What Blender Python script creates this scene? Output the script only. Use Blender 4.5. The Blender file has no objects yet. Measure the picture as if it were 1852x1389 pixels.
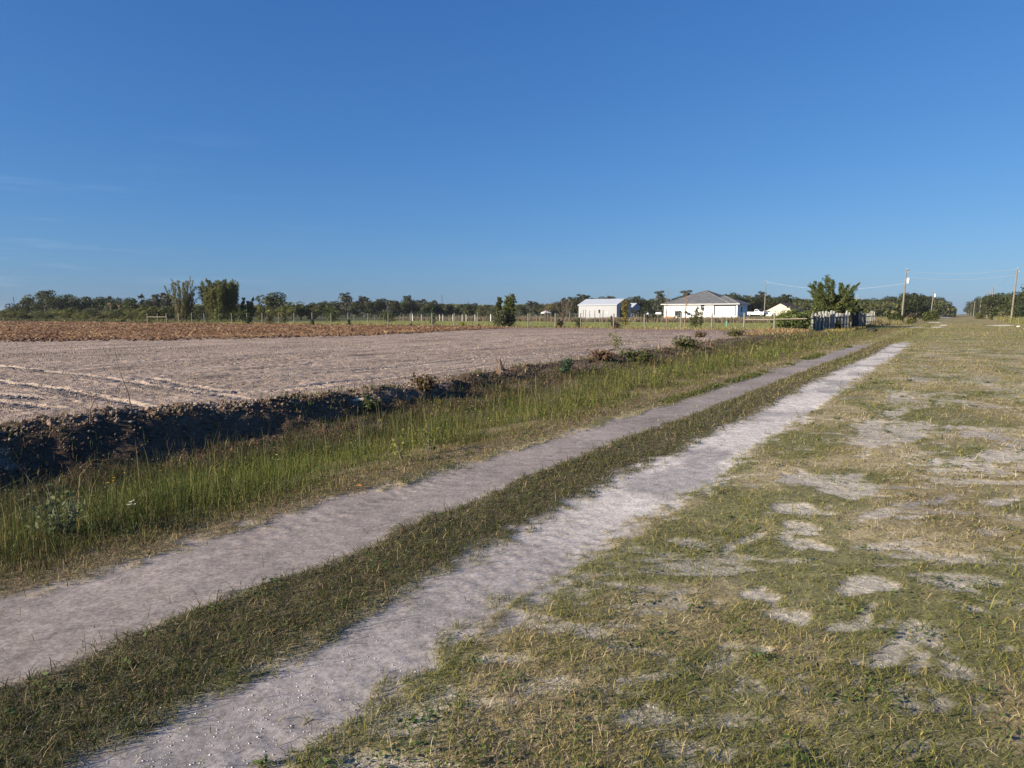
import bpy, math, random
import numpy as np
from mathutils import Vector, Matrix

scn = bpy.context.scene
col = scn.collection
R = math.radians
rng = np.random.default_rng(7)
random.seed(7)

# ------------------------------------------------------------------ camera, sky, sun, exposure
F, CX, CY, HOR, CAMH = 1250.0, 926.0, 694.5, 567.5, 1.8
PITCH = math.atan((CY - HOR) / F)
cp, sp = math.cos(PITCH), math.sin(PITCH)
cam = bpy.data.cameras.new('camera'); cam.sensor_width = 36; cam.lens = 36 * F / 1852
cam.clip_start = 0.05; cam.clip_end = 6000
camo = bpy.data.objects.new('camera', cam); col.objects.link(camo)
camo.location = (0, 0, CAMH); camo.rotation_euler = (math.pi / 2 - PITCH, 0, 0)
scn.camera = camo
TH = R(32.55)                                   # direction of the road, to the right of straight ahead
D = np.array([math.sin(TH), math.cos(TH)]); L = np.array([-math.cos(TH), math.sin(TH)])

SUN_EL = R(20.0)
SUN_AZ = R(-117)
sh = np.array([math.sin(SUN_AZ), math.cos(SUN_AZ)])
world = bpy.data.worlds.new('World'); scn.world = world; world.use_nodes = True
nt = world.node_tree; nt.nodes.clear()
wo = nt.nodes.new('ShaderNodeOutputWorld'); bg = nt.nodes.new('ShaderNodeBackground')
sky = nt.nodes.new('ShaderNodeTexSky'); sky.sky_type = 'NISHITA'; sky.sun_disc = False
sky.sun_elevation = SUN_EL; sky.sun_rotation = SUN_AZ
sky.altitude = 0; sky.air_density = 1.0; sky.dust_density = 0.5; sky.ozone_density = 4.0
bg.inputs[1].default_value = 0.10
# thin cirrus streaks low in the sky
tc = nt.nodes.new('ShaderNodeTexCoord'); mp = nt.nodes.new('ShaderNodeMapping')
mp.inputs['Scale'].default_value = (2.2, 2.2, 26.0); mp.inputs['Rotation'].default_value = (R(2), R(-3), 0)
nz = nt.nodes.new('ShaderNodeTexNoise'); nz.inputs['Scale'].default_value = 2.1; nz.inputs['Detail'].default_value = 7
nz.inputs['Roughness'].default_value = 0.62
rp = nt.nodes.new('ShaderNodeMapRange'); rp.inputs[1].default_value = 0.56; rp.inputs[2].default_value = 0.80
rp.inputs[3].default_value = 0.0; rp.inputs[4].default_value = 0.15
sepw = nt.nodes.new('ShaderNodeSeparateXYZ')
bandw = nt.nodes.new('ShaderNodeMapRange'); bandw.inputs[1].default_value = 0.30; bandw.inputs[2].default_value = 0.06
bandw.inputs[3].default_value = 0.0; bandw.inputs[4].default_value = 1.0
mulw = nt.nodes.new('ShaderNodeMath'); mulw.operation = 'MULTIPLY'
lefw = nt.nodes.new('ShaderNodeMapRange'); lefw.inputs[1].default_value = -0.22; lefw.inputs[2].default_value = -0.60; lefw.inputs[3].default_value = 0.12; lefw.inputs[4].default_value = 1.0
mul2 = nt.nodes.new('ShaderNodeMath'); mul2.operation = 'MULTIPLY'
mixw = nt.nodes.new('ShaderNodeMixRGB'); mixw.inputs[2].default_value = (4.6, 5.2, 6.0, 1)
EXPO = 0.95
# tone response of the photograph's sky, one gain and power per channel
sps = nt.nodes.new('ShaderNodeSeparateColor'); cmb = nt.nodes.new('ShaderNodeCombineColor')
for ch_, (g_, k_) in enumerate(((1.003, 0.0565), (0.785, 0.1140), (0.586, 0.2430))):
    pw = nt.nodes.new('ShaderNodeMath'); pw.operation = 'POWER'; pw.inputs[1].default_value = g_
    ml = nt.nodes.new('ShaderNodeMath'); ml.operation = 'MULTIPLY'; ml.inputs[1].default_value = k_ / 0.10 / 2 ** EXPO
    nt.links.new(sps.outputs[ch_], pw.inputs[0]); nt.links.new(pw.outputs[0], ml.inputs[0]); nt.links.new(ml.outputs[0], cmb.inputs[ch_])
lk = nt.links.new
lk(tc.outputs['Generated'], mp.inputs[0]); lk(mp.outputs[0], nz.inputs['Vector']); lk(nz.outputs[0], rp.inputs[0])
lk(tc.outputs['Generated'], sepw.inputs[0]); lk(sepw.outputs[2], bandw.inputs[0])
lk(rp.outputs[0], mulw.inputs[0]); lk(bandw.outputs[0], mulw.inputs[1]); lk(sepw.outputs[0], lefw.inputs[0]); lk(mulw.outputs[0], mul2.inputs[0]); lk(lefw.outputs[0], mul2.inputs[1]); lk(mul2.outputs[0], mixw.inputs[0])
lk(sky.outputs[0], sps.inputs[0]); lk(cmb.outputs[0], mixw.inputs[1]); lk(mixw.outputs[0], bg.inputs[0]); lk(bg.outputs[0], wo.inputs[0])

sun = bpy.data.lights.new('sun', 'SUN'); sun.energy = 5.0; sun.angle = R(0.53); sun.color = (1.0, 0.88, 0.70)
suno = bpy.data.objects.new('sun', sun); col.objects.link(suno)
sdir = Vector((sh[0] * math.cos(SUN_EL), sh[1] * math.cos(SUN_EL), math.sin(SUN_EL)))
suno.rotation_euler = sdir.to_track_quat('Z', 'Y').to_euler(); suno.location = sdir * 50

scn.view_settings.view_transform = 'Standard'; scn.view_settings.look = 'None'
scn.view_settings.exposure = EXPO; scn.view_settings.gamma = 1.0
scn.cycles.max_bounces = 6; scn.cycles.transparent_max_bounces = 8

# ------------------------------------------------------------------ photo pixel -> place on the ground
def G(px, py, z=0.0):
    a = (px - CX) / F; b = -(py - CY) / F
    d = (a, cp + b * sp, -sp + b * cp); t = (z - CAMH) / d[2]
    return d[0] * t, d[1] * t
def at(px, Y, z=0.0):
    zc = Y * cp - (z - CAMH) * sp
    return ((px - CX) / F * zc, Y)
def zat(py, Y):
    b = -(py - CY) / F; return CAMH + Y / (cp + b * sp) * (-sp + b * cp)
def UV(x, y): return x * D[0] + y * D[1], x * L[0] + y * L[1]
def XY(u, v): return u * D[0] + v * L[0], u * D[1] + v * L[1]
def proj(x, y, z=0.0):
    zc = y * cp - (z - CAMH) * sp; yc = y * sp + (z - CAMH) * cp
    zc = np.where(zc < 0.05, 0.05, zc)
    return CX + F * x / zc, CY - F * yc / zc

# ------------------------------------------------------------------ noise
def _h(ix, iy, s):
    n = (ix * 374761393 + iy * 668265263 + s * 362437) & 0x7fffffff
    n = ((n ^ (n >> 13)) * 1274126177) & 0x7fffffff
    n = ((n ^ (n >> 16)) * 1103515245) & 0x7fffffff
    return ((n >> 7) & 0xffff) / 65535.0
def vn(x, y, s=0):
    x = np.asarray(x, float); y = np.asarray(y, float)
    ix = np.floor(x).astype(np.int64); iy = np.floor(y).astype(np.int64)
    fx = x - ix; fy = y - iy; fx = fx * fx * (3 - 2 * fx); fy = fy * fy * (3 - 2 * fy)
    a = _h(ix, iy, s); b = _h(ix + 1, iy, s); c = _h(ix, iy + 1, s); d = _h(ix + 1, iy + 1, s)
    return (a + (b - a) * fx) * (1 - fy) + (c + (d - c) * fx) * fy
def fbm(x, y, o=4, s=0, g=0.5):
    t = 0; a = 1; n = 0
    for i in range(o):
        t = t + a * vn(x * 2 ** i + 17.3 * i, y * 2 ** i - 9.1 * i, s + i); n += a; a *= g
    return t / n
def ss(a, b, x):
    t = np.clip((x - a) / (b - a), 0, 1); return t * t * (3 - 2 * t)
def mixc(c, new, m): return c * (1 - m[..., None]) + np.asarray(new) * m[..., None]

# ------------------------------------------------------------------ objects
def tag(o, label, cat, group=None):
    o['label'] = label; o['category'] = cat
    if group: o['group'] = group
    return o
def thing(name, label, cat, loc=(0, 0, 0), rz=0, group=None):
    o = bpy.data.objects.new(name, None); col.objects.link(o); o.empty_display_size = 0.2
    o.location = loc; o.rotation_euler = (0, 0, rz)
    return tag(o, label, cat, group)
def np_mesh(name, V, faces, cols=None, smooth=False):
    """V (n,3); faces: list of (k,m) int arrays with m = 3, 4 ...; cols (n,3) or (n,4)"""
    me = bpy.data.meshes.new(name); V = np.ascontiguousarray(V, np.float32)
    me.vertices.add(len(V)); me.vertices.foreach_set('co', V.ravel())
    li = np.concatenate([f.ravel() for f in faces]).astype(np.int32)
    tot = np.concatenate([np.full(len(f), f.shape[1]) for f in faces]).astype(np.int32)
    st = np.concatenate([[0], np.cumsum(tot)[:-1]]).astype(np.int32)
    me.loops.add(len(li)); me.loops.foreach_set('vertex_index', li)
    me.polygons.add(len(tot)); me.polygons.foreach_set('loop_start', st); me.polygons.foreach_set('loop_total', tot)
    if smooth: me.polygons.foreach_set('use_smooth', np.ones(len(tot), bool))
    me.update(calc_edges=True)
    if cols is not None:
        c = np.ones((len(V), 4), np.float32); c[:, :cols.shape[1]] = cols
        a = me.color_attributes.new('col', 'FLOAT_COLOR', 'POINT'); a.data.foreach_set('color', c.ravel())
    return me
def link(name, me, mat=None, parent=None):
    o = bpy.data.objects.new(name, me); col.objects.link(o)
    if mat and not me.materials: me.materials.append(mat)
    if parent: o.parent = parent
    return o
class MB:
    """collects solids; build() makes ONE mesh object"""
    def __init__(s): s.v = []; s.f = []
    def poly(s, pts):
        n = len(s.v); s.v += [tuple(p) for p in pts]; s.f.append(tuple(range(n, n + len(pts)))); return s
    def box(s, a, b, rz=0, o=(0, 0)):
        n = len(s.v); c_, s_ = math.cos(rz), math.sin(rz)
        for z in (a[2], b[2]):
            for x, y in ((a[0], a[1]), (b[0], a[1]), (b[0], b[1]), (a[0], b[1])):
                s.v.append((o[0] + x * c_ - y * s_, o[1] + x * s_ + y * c_, z))
        for f in ((0, 3, 2, 1), (4, 5, 6, 7), (0, 1, 5, 4), (1, 2, 6, 5), (2, 3, 7, 6), (3, 0, 4, 7)): s.f.append(tuple(n + i for i in f))
        return s
    def tube(s, pts, rad, n=6, cap=True):
        pts = [Vector(p) for p in pts]
        if not hasattr(rad, '__len__'): rad = [rad] * len(pts)
        base = len(s.v)
        for i, p in enumerate(pts):
            d = (pts[min(i + 1, len(pts) - 1)] - pts[max(i - 1, 0)]).normalized()
            u = d.orthogonal().normalized() if abs(d.z) < .95 else Vector((1, 0, 0)); u = (u - d * u.dot(d)).normalized(); w = d.cross(u)
            for k in range(n):
                t = 2 * math.pi * k / n; s.v.append(tuple(p + (u * math.cos(t) + w * math.sin(t)) * rad[i]))
        for i in range(len(pts) - 1):
            for k in range(n):
                a = base + i * n + k; b = base + i * n + (k + 1) % n; s.f.append((a, b, b + n, a + n))
        if cap:
            s.f.append(tuple(base + k for k in reversed(range(n)))); e = base + (len(pts) - 1) * n; s.f.append(tuple(e + k for k in range(n)))
        return s
    def prism(s, prof, y0, y1):
        """profile of (x, z) swept along y"""
        n = len(s.v); m = len(prof)
        for y in (y0, y1): s.v += [(x, y, z) for x, z in prof]
        s.f.append(tuple(range(n, n + m))); s.f.append(tuple(reversed(range(n + m, n + 2 * m))))
        for i in range(m): j = (i + 1) % m; s.f.append((n + j, n + i, n + m + i, n + m + j))
        return s
    def mesh(s, name, smooth=False):
        me = bpy.data.meshes.new(name); me.from_pydata(s.v, [], s.f); me.update()
        if smooth: me.polygons.foreach_set('use_smooth', [True] * len(me.polygons))
        return me
    def build(s, name, mat, parent=None, smooth=False): return link(name, s.mesh(name, smooth), mat, parent)
def copy_tree(o, parent=None):
    c = o.copy(); col.objects.link(c); c.parent = parent
    for ch in list(o.children): copy_tree(ch, c)
    return c
ORD = ['first', 'second', 'third', 'fourth', 'fifth', 'sixth', 'seventh', 'eighth', 'ninth', 'tenth', 'eleventh', 'twelfth', 'thirteenth',
       'fourteenth', 'fifteenth', 'sixteenth', 'seventeenth', 'eighteenth', 'nineteenth', 'twentieth'] + ['%dth' % i for i in range(21, 60)]
ORD[20], ORD[21], ORD[22] = '21st', '22nd', '23rd'

# ------------------------------------------------------------------ materials
def newmat(name):
    m = bpy.data.materials.new(name); m.use_nodes = True; return m, m.node_tree, m.node_tree.nodes['Principled BSDF']
def m_plain(name, c, rough=0.8, var=0.25, scale=3.0, bump=0.0, metal=0.0, stretch=(1, 1, 1), coord='Object', spec=0.3):
    m, t, b = newmat(name); N = t.nodes.new; l = t.links.new
    tx = N('ShaderNodeTexCoord'); ma = N('ShaderNodeMapping'); ma.inputs['Scale'].default_value = stretch
    n = N('ShaderNodeTexNoise'); n.inputs['Scale'].default_value = scale; n.inputs['Detail'].default_value = 6
    r = N('ShaderNodeMapRange'); r.inputs[1].default_value = .25; r.inputs[2].default_value = .75
    r.inputs[3].default_value = 1 - var; r.inputs[4].default_value = 1 + var
    x = N('ShaderNodeMixRGB'); x.blend_type = 'MULTIPLY'; x.inputs[0].default_value = 1; x.inputs[1].default_value = (*c, 1)
    l(tx.outputs[coord], ma.inputs[0]); l(ma.outputs[0], n.inputs['Vector']); l(n.outputs[0], r.inputs[0]); l(r.outputs[0], x.inputs[2]); l(x.outputs[0], b.inputs['Base Color'])
    b.inputs['Roughness'].default_value = rough; b.inputs['Metallic'].default_value = metal; b.inputs['Specular IOR Level'].default_value = spec
    if bump:
        bu = N('ShaderNodeBump'); bu.inputs['Strength'].default_value = bump; bu.inputs['Distance'].default_value = 0.02
        l(n.outputs[0], bu.inputs['Height']); l(bu.outputs[0], b.inputs['Normal'])
    return m
def m_leaf(name, trans=0.35, objvar=0.2, rough=0.6):
    m, t, b = newmat(name); N = t.nodes.new; l = t.links.new
    a = N('ShaderNodeAttribute'); a.attribute_name = 'col'; oi = N('ShaderNodeObjectInfo')
    r = N('ShaderNodeMapRange'); r.inputs[3].default_value = 1 - objvar; r.inputs[4].default_value = 1 + objvar
    x = N('ShaderNodeMixRGB'); x.blend_type = 'MULTIPLY'; x.inputs[0].default_value = 1
    l(oi.outputs['Random'], r.inputs[0]); l(a.outputs['Color'], x.inputs[1]); l(r.outputs[0], x.inputs[2]); l(x.outputs[0], b.inputs['Base Color'])
    b.inputs['Roughness'].default_value = rough; b.inputs['Specular IOR Level'].default_value = 0.25
    tr = N('ShaderNodeBsdfTranslucent'); mx = N('ShaderNodeMixShader'); mx.inputs[0].default_value = trans
    l(x.outputs[0], tr.inputs[0]); l(b.outputs[0], mx.inputs[1]); l(tr.outputs[0], mx.inputs[2]); l(mx.outputs[0], t.nodes['Material Output'].inputs[0])
    return m
LEAF = m_leaf('leaf', .45); GRASS = m_leaf('grass_blade', 0.25, 0.0, 0.7); DRY = m_leaf('dry_matter', 0.05, 0.0, 0.9)
BARK = m_plain('bark', (0.13, 0.11, 0.09), .95, .4, 4, .6); PALEBARK = m_plain('pale_bark', (0.24, 0.22, 0.19), .95, .35, 3, .5)
POLEW = m_plain('pole_wood', (0.195, 0.175, 0.14), .9, .3, 2, .3, stretch=(6, 6, .5)); POSTW = m_plain('post_wood', (0.205, 0.185, 0.15), .95, .35, 5, .5, stretch=(5, 5, .8))
SLABW = m_plain('weathered_slab', (0.30, 0.30, 0.28), .95, .55, 4, .7, stretch=(5, 5, .7)); RAILW = m_plain('rail_wood', (0.27, 0.235, 0.175), .95, .3, 4, .4)
WIRE = m_plain('fence_wire', (0.20, 0.20, 0.20), .5, .1, 3, metal=.6); CABLE = m_plain('cable', (0.42, 0.43, 0.45), .6, .1, 1)
WHITEW = m_plain('white_wall', (0.82, 0.81, 0.78), .9, .06, 1.2); WHITEP = m_plain('white_paint', (0.80, 0.80, 0.80), .35, .03, 1)
METALW = m_plain('white_metal_sheet', (0.32, 0.33, 0.35), .5, .05, .7, stretch=(1, 1, .3)); METALR = m_plain('metal_roof', (0.44, 0.47, 0.51), .5, .06, .6)
GABLE = m_plain('grey_gable', (0.30, 0.31, 0.34), .6, .1, 1); SHING = m_plain('shingle', (0.118, 0.122, 0.130), .95, .35, 1.3, .5)
RIDGE = m_plain('ridge_cap', (0.19, 0.188, 0.185), .95, .2, 1.5); FASC = m_plain('fascia', (0.62, 0.62, 0.62), .7, .06, 1)
BRSH = m_plain('brown_shingle', (0.15, 0.085, 0.06), .95, .25, 1.3, .4); TANW = m_plain('tan_wall', (0.56, 0.50, 0.41), .9, .08, 1)
DARK = m_plain('dark_opening', (0.02, 0.02, 0.022), .8, .2, 2); GLASS = m_plain('dark_glass', (0.02, 0.025, 0.03), .08, .1, 1, spec=.6)
RUBBER = m_plain('rubber', (0.02, 0.02, 0.02), .8, .3, 6, .3); GREENB = m_plain('green_grey_box', (0.13, 0.15, 0.11), .7, .2, 3)
ORANGE = m_plain('orange_brick', (0.50, 0.22, 0.12), .9, .25, 4); PALEBLUE = m_plain('pale_blue_cover', (0.42, 0.48, 0.58), .6, .15, 2)
GREYBOX = m_plain('grey_box', (0.40, 0.41, 0.42), .6, .1, 2); ROCKM = m_plain('pale_rock', (0.55, 0.52, 0.45), .95, .25, 4, .6)
SHADE = m_plain('black_cloth', (0.012, 0.012, 0.014), .95, .3, 2); TEAL = m_plain('teal_tube', (0.16, 0.36, 0.30), .6, .1, 2)
RED = m_plain('red_cloth', (0.45, 0.08, 0.08), .8, .1, 2)

# ================================================================== THE GROUND
LIPX = np.array([-10, 5, 9, 14, 20, 32, 45, 61, 80, 100, 1600.]); LIPV = np.array([12.2, 12.1, 11.8, 11.5, 12.0, 12.2, 13.2, 14.4, 14.8, 13, 13.])
MBX = np.array([-400, -80, -33.8, -23.8, -14.2, -7, -0.4, 3.0]); MBY = np.array([36, 42, 45.7, 47.7, 54.6, 69.8, 85.6, 999.])
PATCH = [  # bare patches of the turf seen in the photo: px, py, half width, half height
    (1625, 1182, 95, 36), (1450, 968, 85, 17), (1600, 1050, 75, 16), (1775, 1045, 55, 14), (1490, 862, 85, 17), (1420, 905, 60, 12), (1700, 905, 70, 9),
    (1460, 938, 45, 13), (1610, 925, 50, 12), (1330, 1070, 40, 12), (1400, 1075, 45, 14), (1360, 1155, 35, 16), (1600, 745, 40, 12), (1655, 665, 45, 6),
    (1690, 815, 60, 7), (1740, 870, 40, 6), (1560, 790, 70, 8), (1640, 782, 50, 7), (1820, 700, 40, 4), (1515, 800, 50, 8), (1665, 690, 50, 6), (1790, 640, 60, 3),
    (1300, 1040, 40, 12), (1345, 960, 40, 9), (1255, 975, 45, 11), (1840, 1090, 40, 12), (1720, 945, 50, 9), (1560, 1100, 45, 10), (1740, 1150, 50, 16)]
WHITEP_ = [(1657, 591.8, 19, 1.1), (1808, 588.6, 27, 1.0), (1694, 591.4, 12, .7), (1706, 588.4, 9, .9), (1690, 583.3, 13, .8), (1711, 574.2, 12, .7)]
def zones(u, v):
    x, y = XY(u, v); px, py = proj(x, y); r = np.hypot(x, y)
    z = {}
    e1 = fbm(u * 1.1, v * 3.5, 4, 11) - .5; e2 = fbm(u * 0.9, v * 3.0, 4, 23) - .5; ef = fbm(u * 6, v * 9, 4, 31, .7) - .5
    lr = np.abs(v - 4.40 - .03 * np.sin(u * .35)) - (.43 + .19 * (1 - ss(3, 9, u))) + np.where(v > 4.4, .55, .26) * e1 + np.where(v > 4.4, .5, .25) * ef
    rr = np.abs(v - 2.50 - .10 * ss(3.5, 7, u) - .04 * np.sin(u * .28 + 1)) - (.35 + .09 * ss(3.5, 7, u)) + .28 * e2 + .55 * ef
    z['lr'] = ss(.10, -.10, lr) * (1 - ss(42, 50, u + 8 * e1)); z['rr'] = ss(.13, -.13, rr) * (1 - ss(45, 53, u + 8 * e2))
    near = (1 - ss(55, 75, u)) * (v < 2.2) * (v > -12)
    p = np.zeros_like(u); wob = (fbm(u * .9, v * 1.8, 4, 47) - .5) * 3.4 + (fbm(u * 4, v * 6, 4, 57, .65) - .5) * 2.2
    sw = .12 * r; wx, wy = x + sw * (fbm(x * .6 / (.3 + .04 * r), y * .6 / (.3 + .04 * r), 4, 141) - .5) * 2, y + sw * (fbm(x * .6 / (.3 + .04 * r), y * .6 / (.3 + .04 * r), 4, 143) - .5) * 2
    wpx, wpy = proj(wx, wy)
    for cx_, cy_, w, h in PATCH:
        q = ((wpx - cx_) / w) ** 2 + ((wpy - cy_) / h) ** 2
        p = np.maximum(p, ss(1.7, .0, q + .8 * wob) * (q < 4))
    wn = fbm(u * .55, v * 1.1, 5, 61)
    p = np.maximum(p, ss(.54, .74, wn + .6 * ef) * .85 * (1 - ss(1.0, 2.0, v)))
    p = ss(.36, .68, p + 1.35 * (fbm(x * 1.6, y * 4.6, 5, 153, .66) - .5) + .8 * (fbm(u * 11, v * 13, 3, 151) - .5)) * ss(.04, .2, p); p = p * (1 - .55 * ss(12, 28, r)); p = np.maximum(p, ss(.63, .74, fbm(x * 2.0, y * 5.5, 5, 157, .66) + .12 * ss(.45, .6, fbm(u * .5, v * .7, 3, 159))) * .8 * (1 - .7 * ss(12, 28, r))); z['patch'] = p * near * (1 - ss(1.95, 2.15, v))
    w = np.zeros_like(u)
    for cx_, cy_, a, b in WHITEP_:
        w = np.maximum(w, ss(1.15, .6, ((px + 5 * (fbm(u * .4, v * .7, 3, 171) - .5) - cx_) / a) ** 2 + ((py + 1.6 * (fbm(u * .25, v * .5, 3, 173) - .5) - cy_ + .12 * b * ((px - cx_) / a)) / b) ** 2) * (1 if b < 2.2 else .45))
    z['white'] = w * (u > 60)
    vl = np.interp(u, LIPX, LIPV); z['lip'] = vl
    fe = 77.6 + .8 * (fbm(v * .3, u * .1, 3, 5) - .5)
    z['field'] = ss(vl - .5, vl + .2, v + .5 * (fbm(u * 1.3, v, 3, 71) - .5)) * (u < fe)
    yb = np.interp(x, MBX, MBY) + 3.0 * (fbm(x * .25, y * .12, 4, 81) - .5)
    z['mulch'] = ss(-.5, .5, y - yb) * (u < fe) * (v > vl)
    z['lawn'] = ss(fe - .3, fe + .6, u) * (1 - ss(139, 141, u)) * ss(12.5, 13.5, v) * (1 - ss(131, 133, v))
    z['bank'] = ss(9.4, 10.4, v + .4 * e1) * (v < vl + .3) * (1 - ss(55, 80, u))
    z['ditchgrass'] = ss(5.2, 5.7, v + .8 * e1) * (1 - z['bank']) * (v < vl + .3) * (1 - ss(95, 125, u))
    z['scrub'] = np.maximum(ss(140, 141, u) * ss(9, 10, v), ss(79, 80, u) * ss(131, 133, v))
    z['scrub'] = np.maximum(z['scrub'], ss(130, 140, u) * ss(-10, -11, v))
    return z
# tractor tracks across the field, traced on the photo and laid on the ground
TRK = [[(-60, 655), (0, 662), (150, 680), (278, 700), (360, 712), (445, 722), (500, 731)], [(-70, 678), (0, 692), (140, 712), (268, 742), (305, 754)],
       [(-40, 716), (0, 717), (40, 718), (80, 721)], [(-40, 724), (0, 729), (40, 733), (82, 740)],
       [(260, 684), (318, 697), (370, 706), (420, 709), (480, 707), (560, 700), (620, 692), (760, 676), (930, 655), (1060, 640), (1200, 625)],
       [(560, 719), (620, 711), (700, 698), (800, 683), (880, 671), (960, 661), (1100, 645), (1250, 624)],
       [(147, 684), (620, 652), (900, 627)], [(40, 672), (300, 656), (620, 636), (800, 624)], [(430, 688), (620, 671), (900, 645), (1100, 628)], [(60, 652), (300, 641), (600, 624)],
       [(200, 690), (500, 672), (760, 652)], [(700, 670), (900, 652), (1150, 627)]]
TRG = [np.array([G(*p) for p in t]) for t in TRK]
def tracks(u, v, idx):
    x, y = XY(u[idx], v[idx]); dz = np.zeros_like(x); pale = np.zeros_like(x); dark = np.zeros_like(x); tre = np.zeros_like(x); flat = np.zeros_like(x)
    for k, t in enumerate(TRG):
        best = np.full_like(x, 9.0); sg = np.zeros_like(x); al = np.zeros_like(x); s0 = 0
        for a, b in zip(t[:-1], t[1:]):
            d = b - a; l = np.hypot(*d); d = d / l; s = np.clip((x - a[0]) * d[0] + (y - a[1]) * d[1], 0, l)
            qx = x - a[0] - s * d[0]; qy = y - a[1] - s * d[1]; dist = np.hypot(qx, qy); m = dist < best
            best = np.where(m, dist, best); sg = np.where(m, np.sign(qx * -d[1] + qy * d[0]), sg); al = np.where(m, s0 + s, al); s0 += l
        lat = best * sg; w = .27 if k < 6 else .22
        ln = np.clip((x ** 2 + y ** 2) ** .5 / 18, 1, 3)
        ins = ss(w + .06, w - .04, best)
        tread = np.sin((al + .5 * np.abs(lat)) * 2 * math.pi / (.30 * ln ** .5)) * ss(w - .02, w - .10, best)
        soft = .55 + .45 * vn(al * .5, 0 * al, 91 + k)
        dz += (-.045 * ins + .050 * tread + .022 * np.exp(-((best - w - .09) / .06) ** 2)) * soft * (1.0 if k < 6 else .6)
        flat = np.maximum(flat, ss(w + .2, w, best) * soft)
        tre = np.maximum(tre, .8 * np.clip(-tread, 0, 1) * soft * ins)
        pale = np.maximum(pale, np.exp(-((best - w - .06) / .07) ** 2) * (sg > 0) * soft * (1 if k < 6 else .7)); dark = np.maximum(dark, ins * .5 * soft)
    return dz, pale, np.clip(dark + tre, 0, 1), flat
def treads(u, v, lum):
    """signed relief of the tyre prints in the two ruts, -1 groove to 1 lug"""
    t = np.zeros_like(u)
    for c0, k, hw in ((4.62, 1, .17), (2.72, 2, .13), (2.36, 3, .11)):
        q = v - c0 - .03 * np.sin(u * .4 + k); msk = ss(hw, hw - .03, np.abs(q)) * ss(.32, .55, vn(u * .45, 0 * u + k, 97 + k)); zz = np.abs((q / .11) % 2 - 1)
        t = t + msk * np.clip(2.2 * np.sin((u + (.075 * zz if k != 2 else .8 * np.abs(q))) * 2 * math.pi / .145), -1, 1)
    return t * (1 - ss(4.5, 8, u)) * lum
def fieldnoise(u, v): return .10 * (fbm(u * 4, v * 5, 4, 43, .65) - .5)
def height(u, v, z=None, full=True):
    z = z or zones(u, v)
    h = -.016 * z['lr'] - .016 * z['rr'] - .012 * z['patch']
    tq = np.clip(1 - np.maximum(z['lr'], z['rr']), 0, 1)
    h = h + .030 * (fbm(u * .35, v * .5, 3, 3) - .5) * (np.abs(v) < 12)
    fd = 1 - .70 * ss(6, 20, u) - .2 * ss(24, 60, u); vl = z['lip']
    dep = 0.58 * fd * ss(5.2, 9.2, v) * (1 - ss(10.6, vl - .05, v)) * (1 - ss(90, 120, u))
    h = h - dep
    h = h + (.10 + .22 * (fbm(u * .7, v * .7, 3, 15) - .35)) * (1 - .85 * ss(4, 10, u)) * np.exp(-((v - vl - .15) / .55) ** 2) * (u < 76) * (u > -40)
    bk = z['bank']; h = h + bk * (.24 * (fbm(u * 1.5, v * 1.9, 4, 19) - .5) + .10 * (fbm(u * 5, v * 6, 4, 20, .6) - .5))
    fl = z['field']; h = h + fl * (.16 * (fbm(u * .11, v * .13, 3, 27) - .5))
    h = h + .22 * z['mulch'] * (fbm(u * .8, v * .8, 4, 37) - .30)
    h = h + 1.15 * np.exp(-(((u - 172) / 16) ** 2) ** 2 - (((v - 42) / 22) ** 2) ** 2)          # the pad under the white house
    if full:
        h = h + tq * .010 * (fbm(u * 7, v * 7, 3, 41) - .5) * (np.abs(v) < 12) + fl * (fieldnoise(u, v) + .09 * (fbm(u * .16 + v * .02, v * 2.4, 3, 45) - .5))
        lum = np.maximum(z['lr'], z['rr']); h = h + (.004 * z['lr'] + .006 * z['rr']) * (fbm(u * 9, v * 13, 3, 83) - .5)
        # tyre tread printed in the ruts
        h = h + .0032 * treads(u, v, lum)
    return h
def arr(*seg):
    out = []
    for a, b, d in seg: out.append(np.arange(a, b - 1e-6, d))
    return np.concatenate(out)
ua = np.concatenate([[-1500, -500, -180, -80, -40, -20, -10, -6], arr((-3.2, 10, .035), (10, 20, .05), (20, 40, .12), (40, 80, .25), (80, 146, .5)), np.geomspace(146, 3000, 70)])
va = np.concatenate([-np.geomspace(1500, 17, 30), arr((-16, -6, .15), (-6, 5, .035), (5, 13.5, .06), (13.5, 28, .055), (28, 60, .25), (60, 140, .8)), np.geomspace(140, 3000, 34)])
U, Vv = np.meshgrid(ua, va, indexing='ij'); shp = U.shape; U = U.ravel(); Vv = Vv.ravel()
Z = zones(U, Vv); Hh = height(U, Vv, Z)
fi = np.nonzero((Z['field'] > .01) & (U > -12) & (U < 76) & (Vv < 70))[0]
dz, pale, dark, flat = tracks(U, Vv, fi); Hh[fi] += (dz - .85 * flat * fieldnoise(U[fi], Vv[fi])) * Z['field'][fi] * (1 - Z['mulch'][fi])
X, Y = XY(U, Vv)
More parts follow.
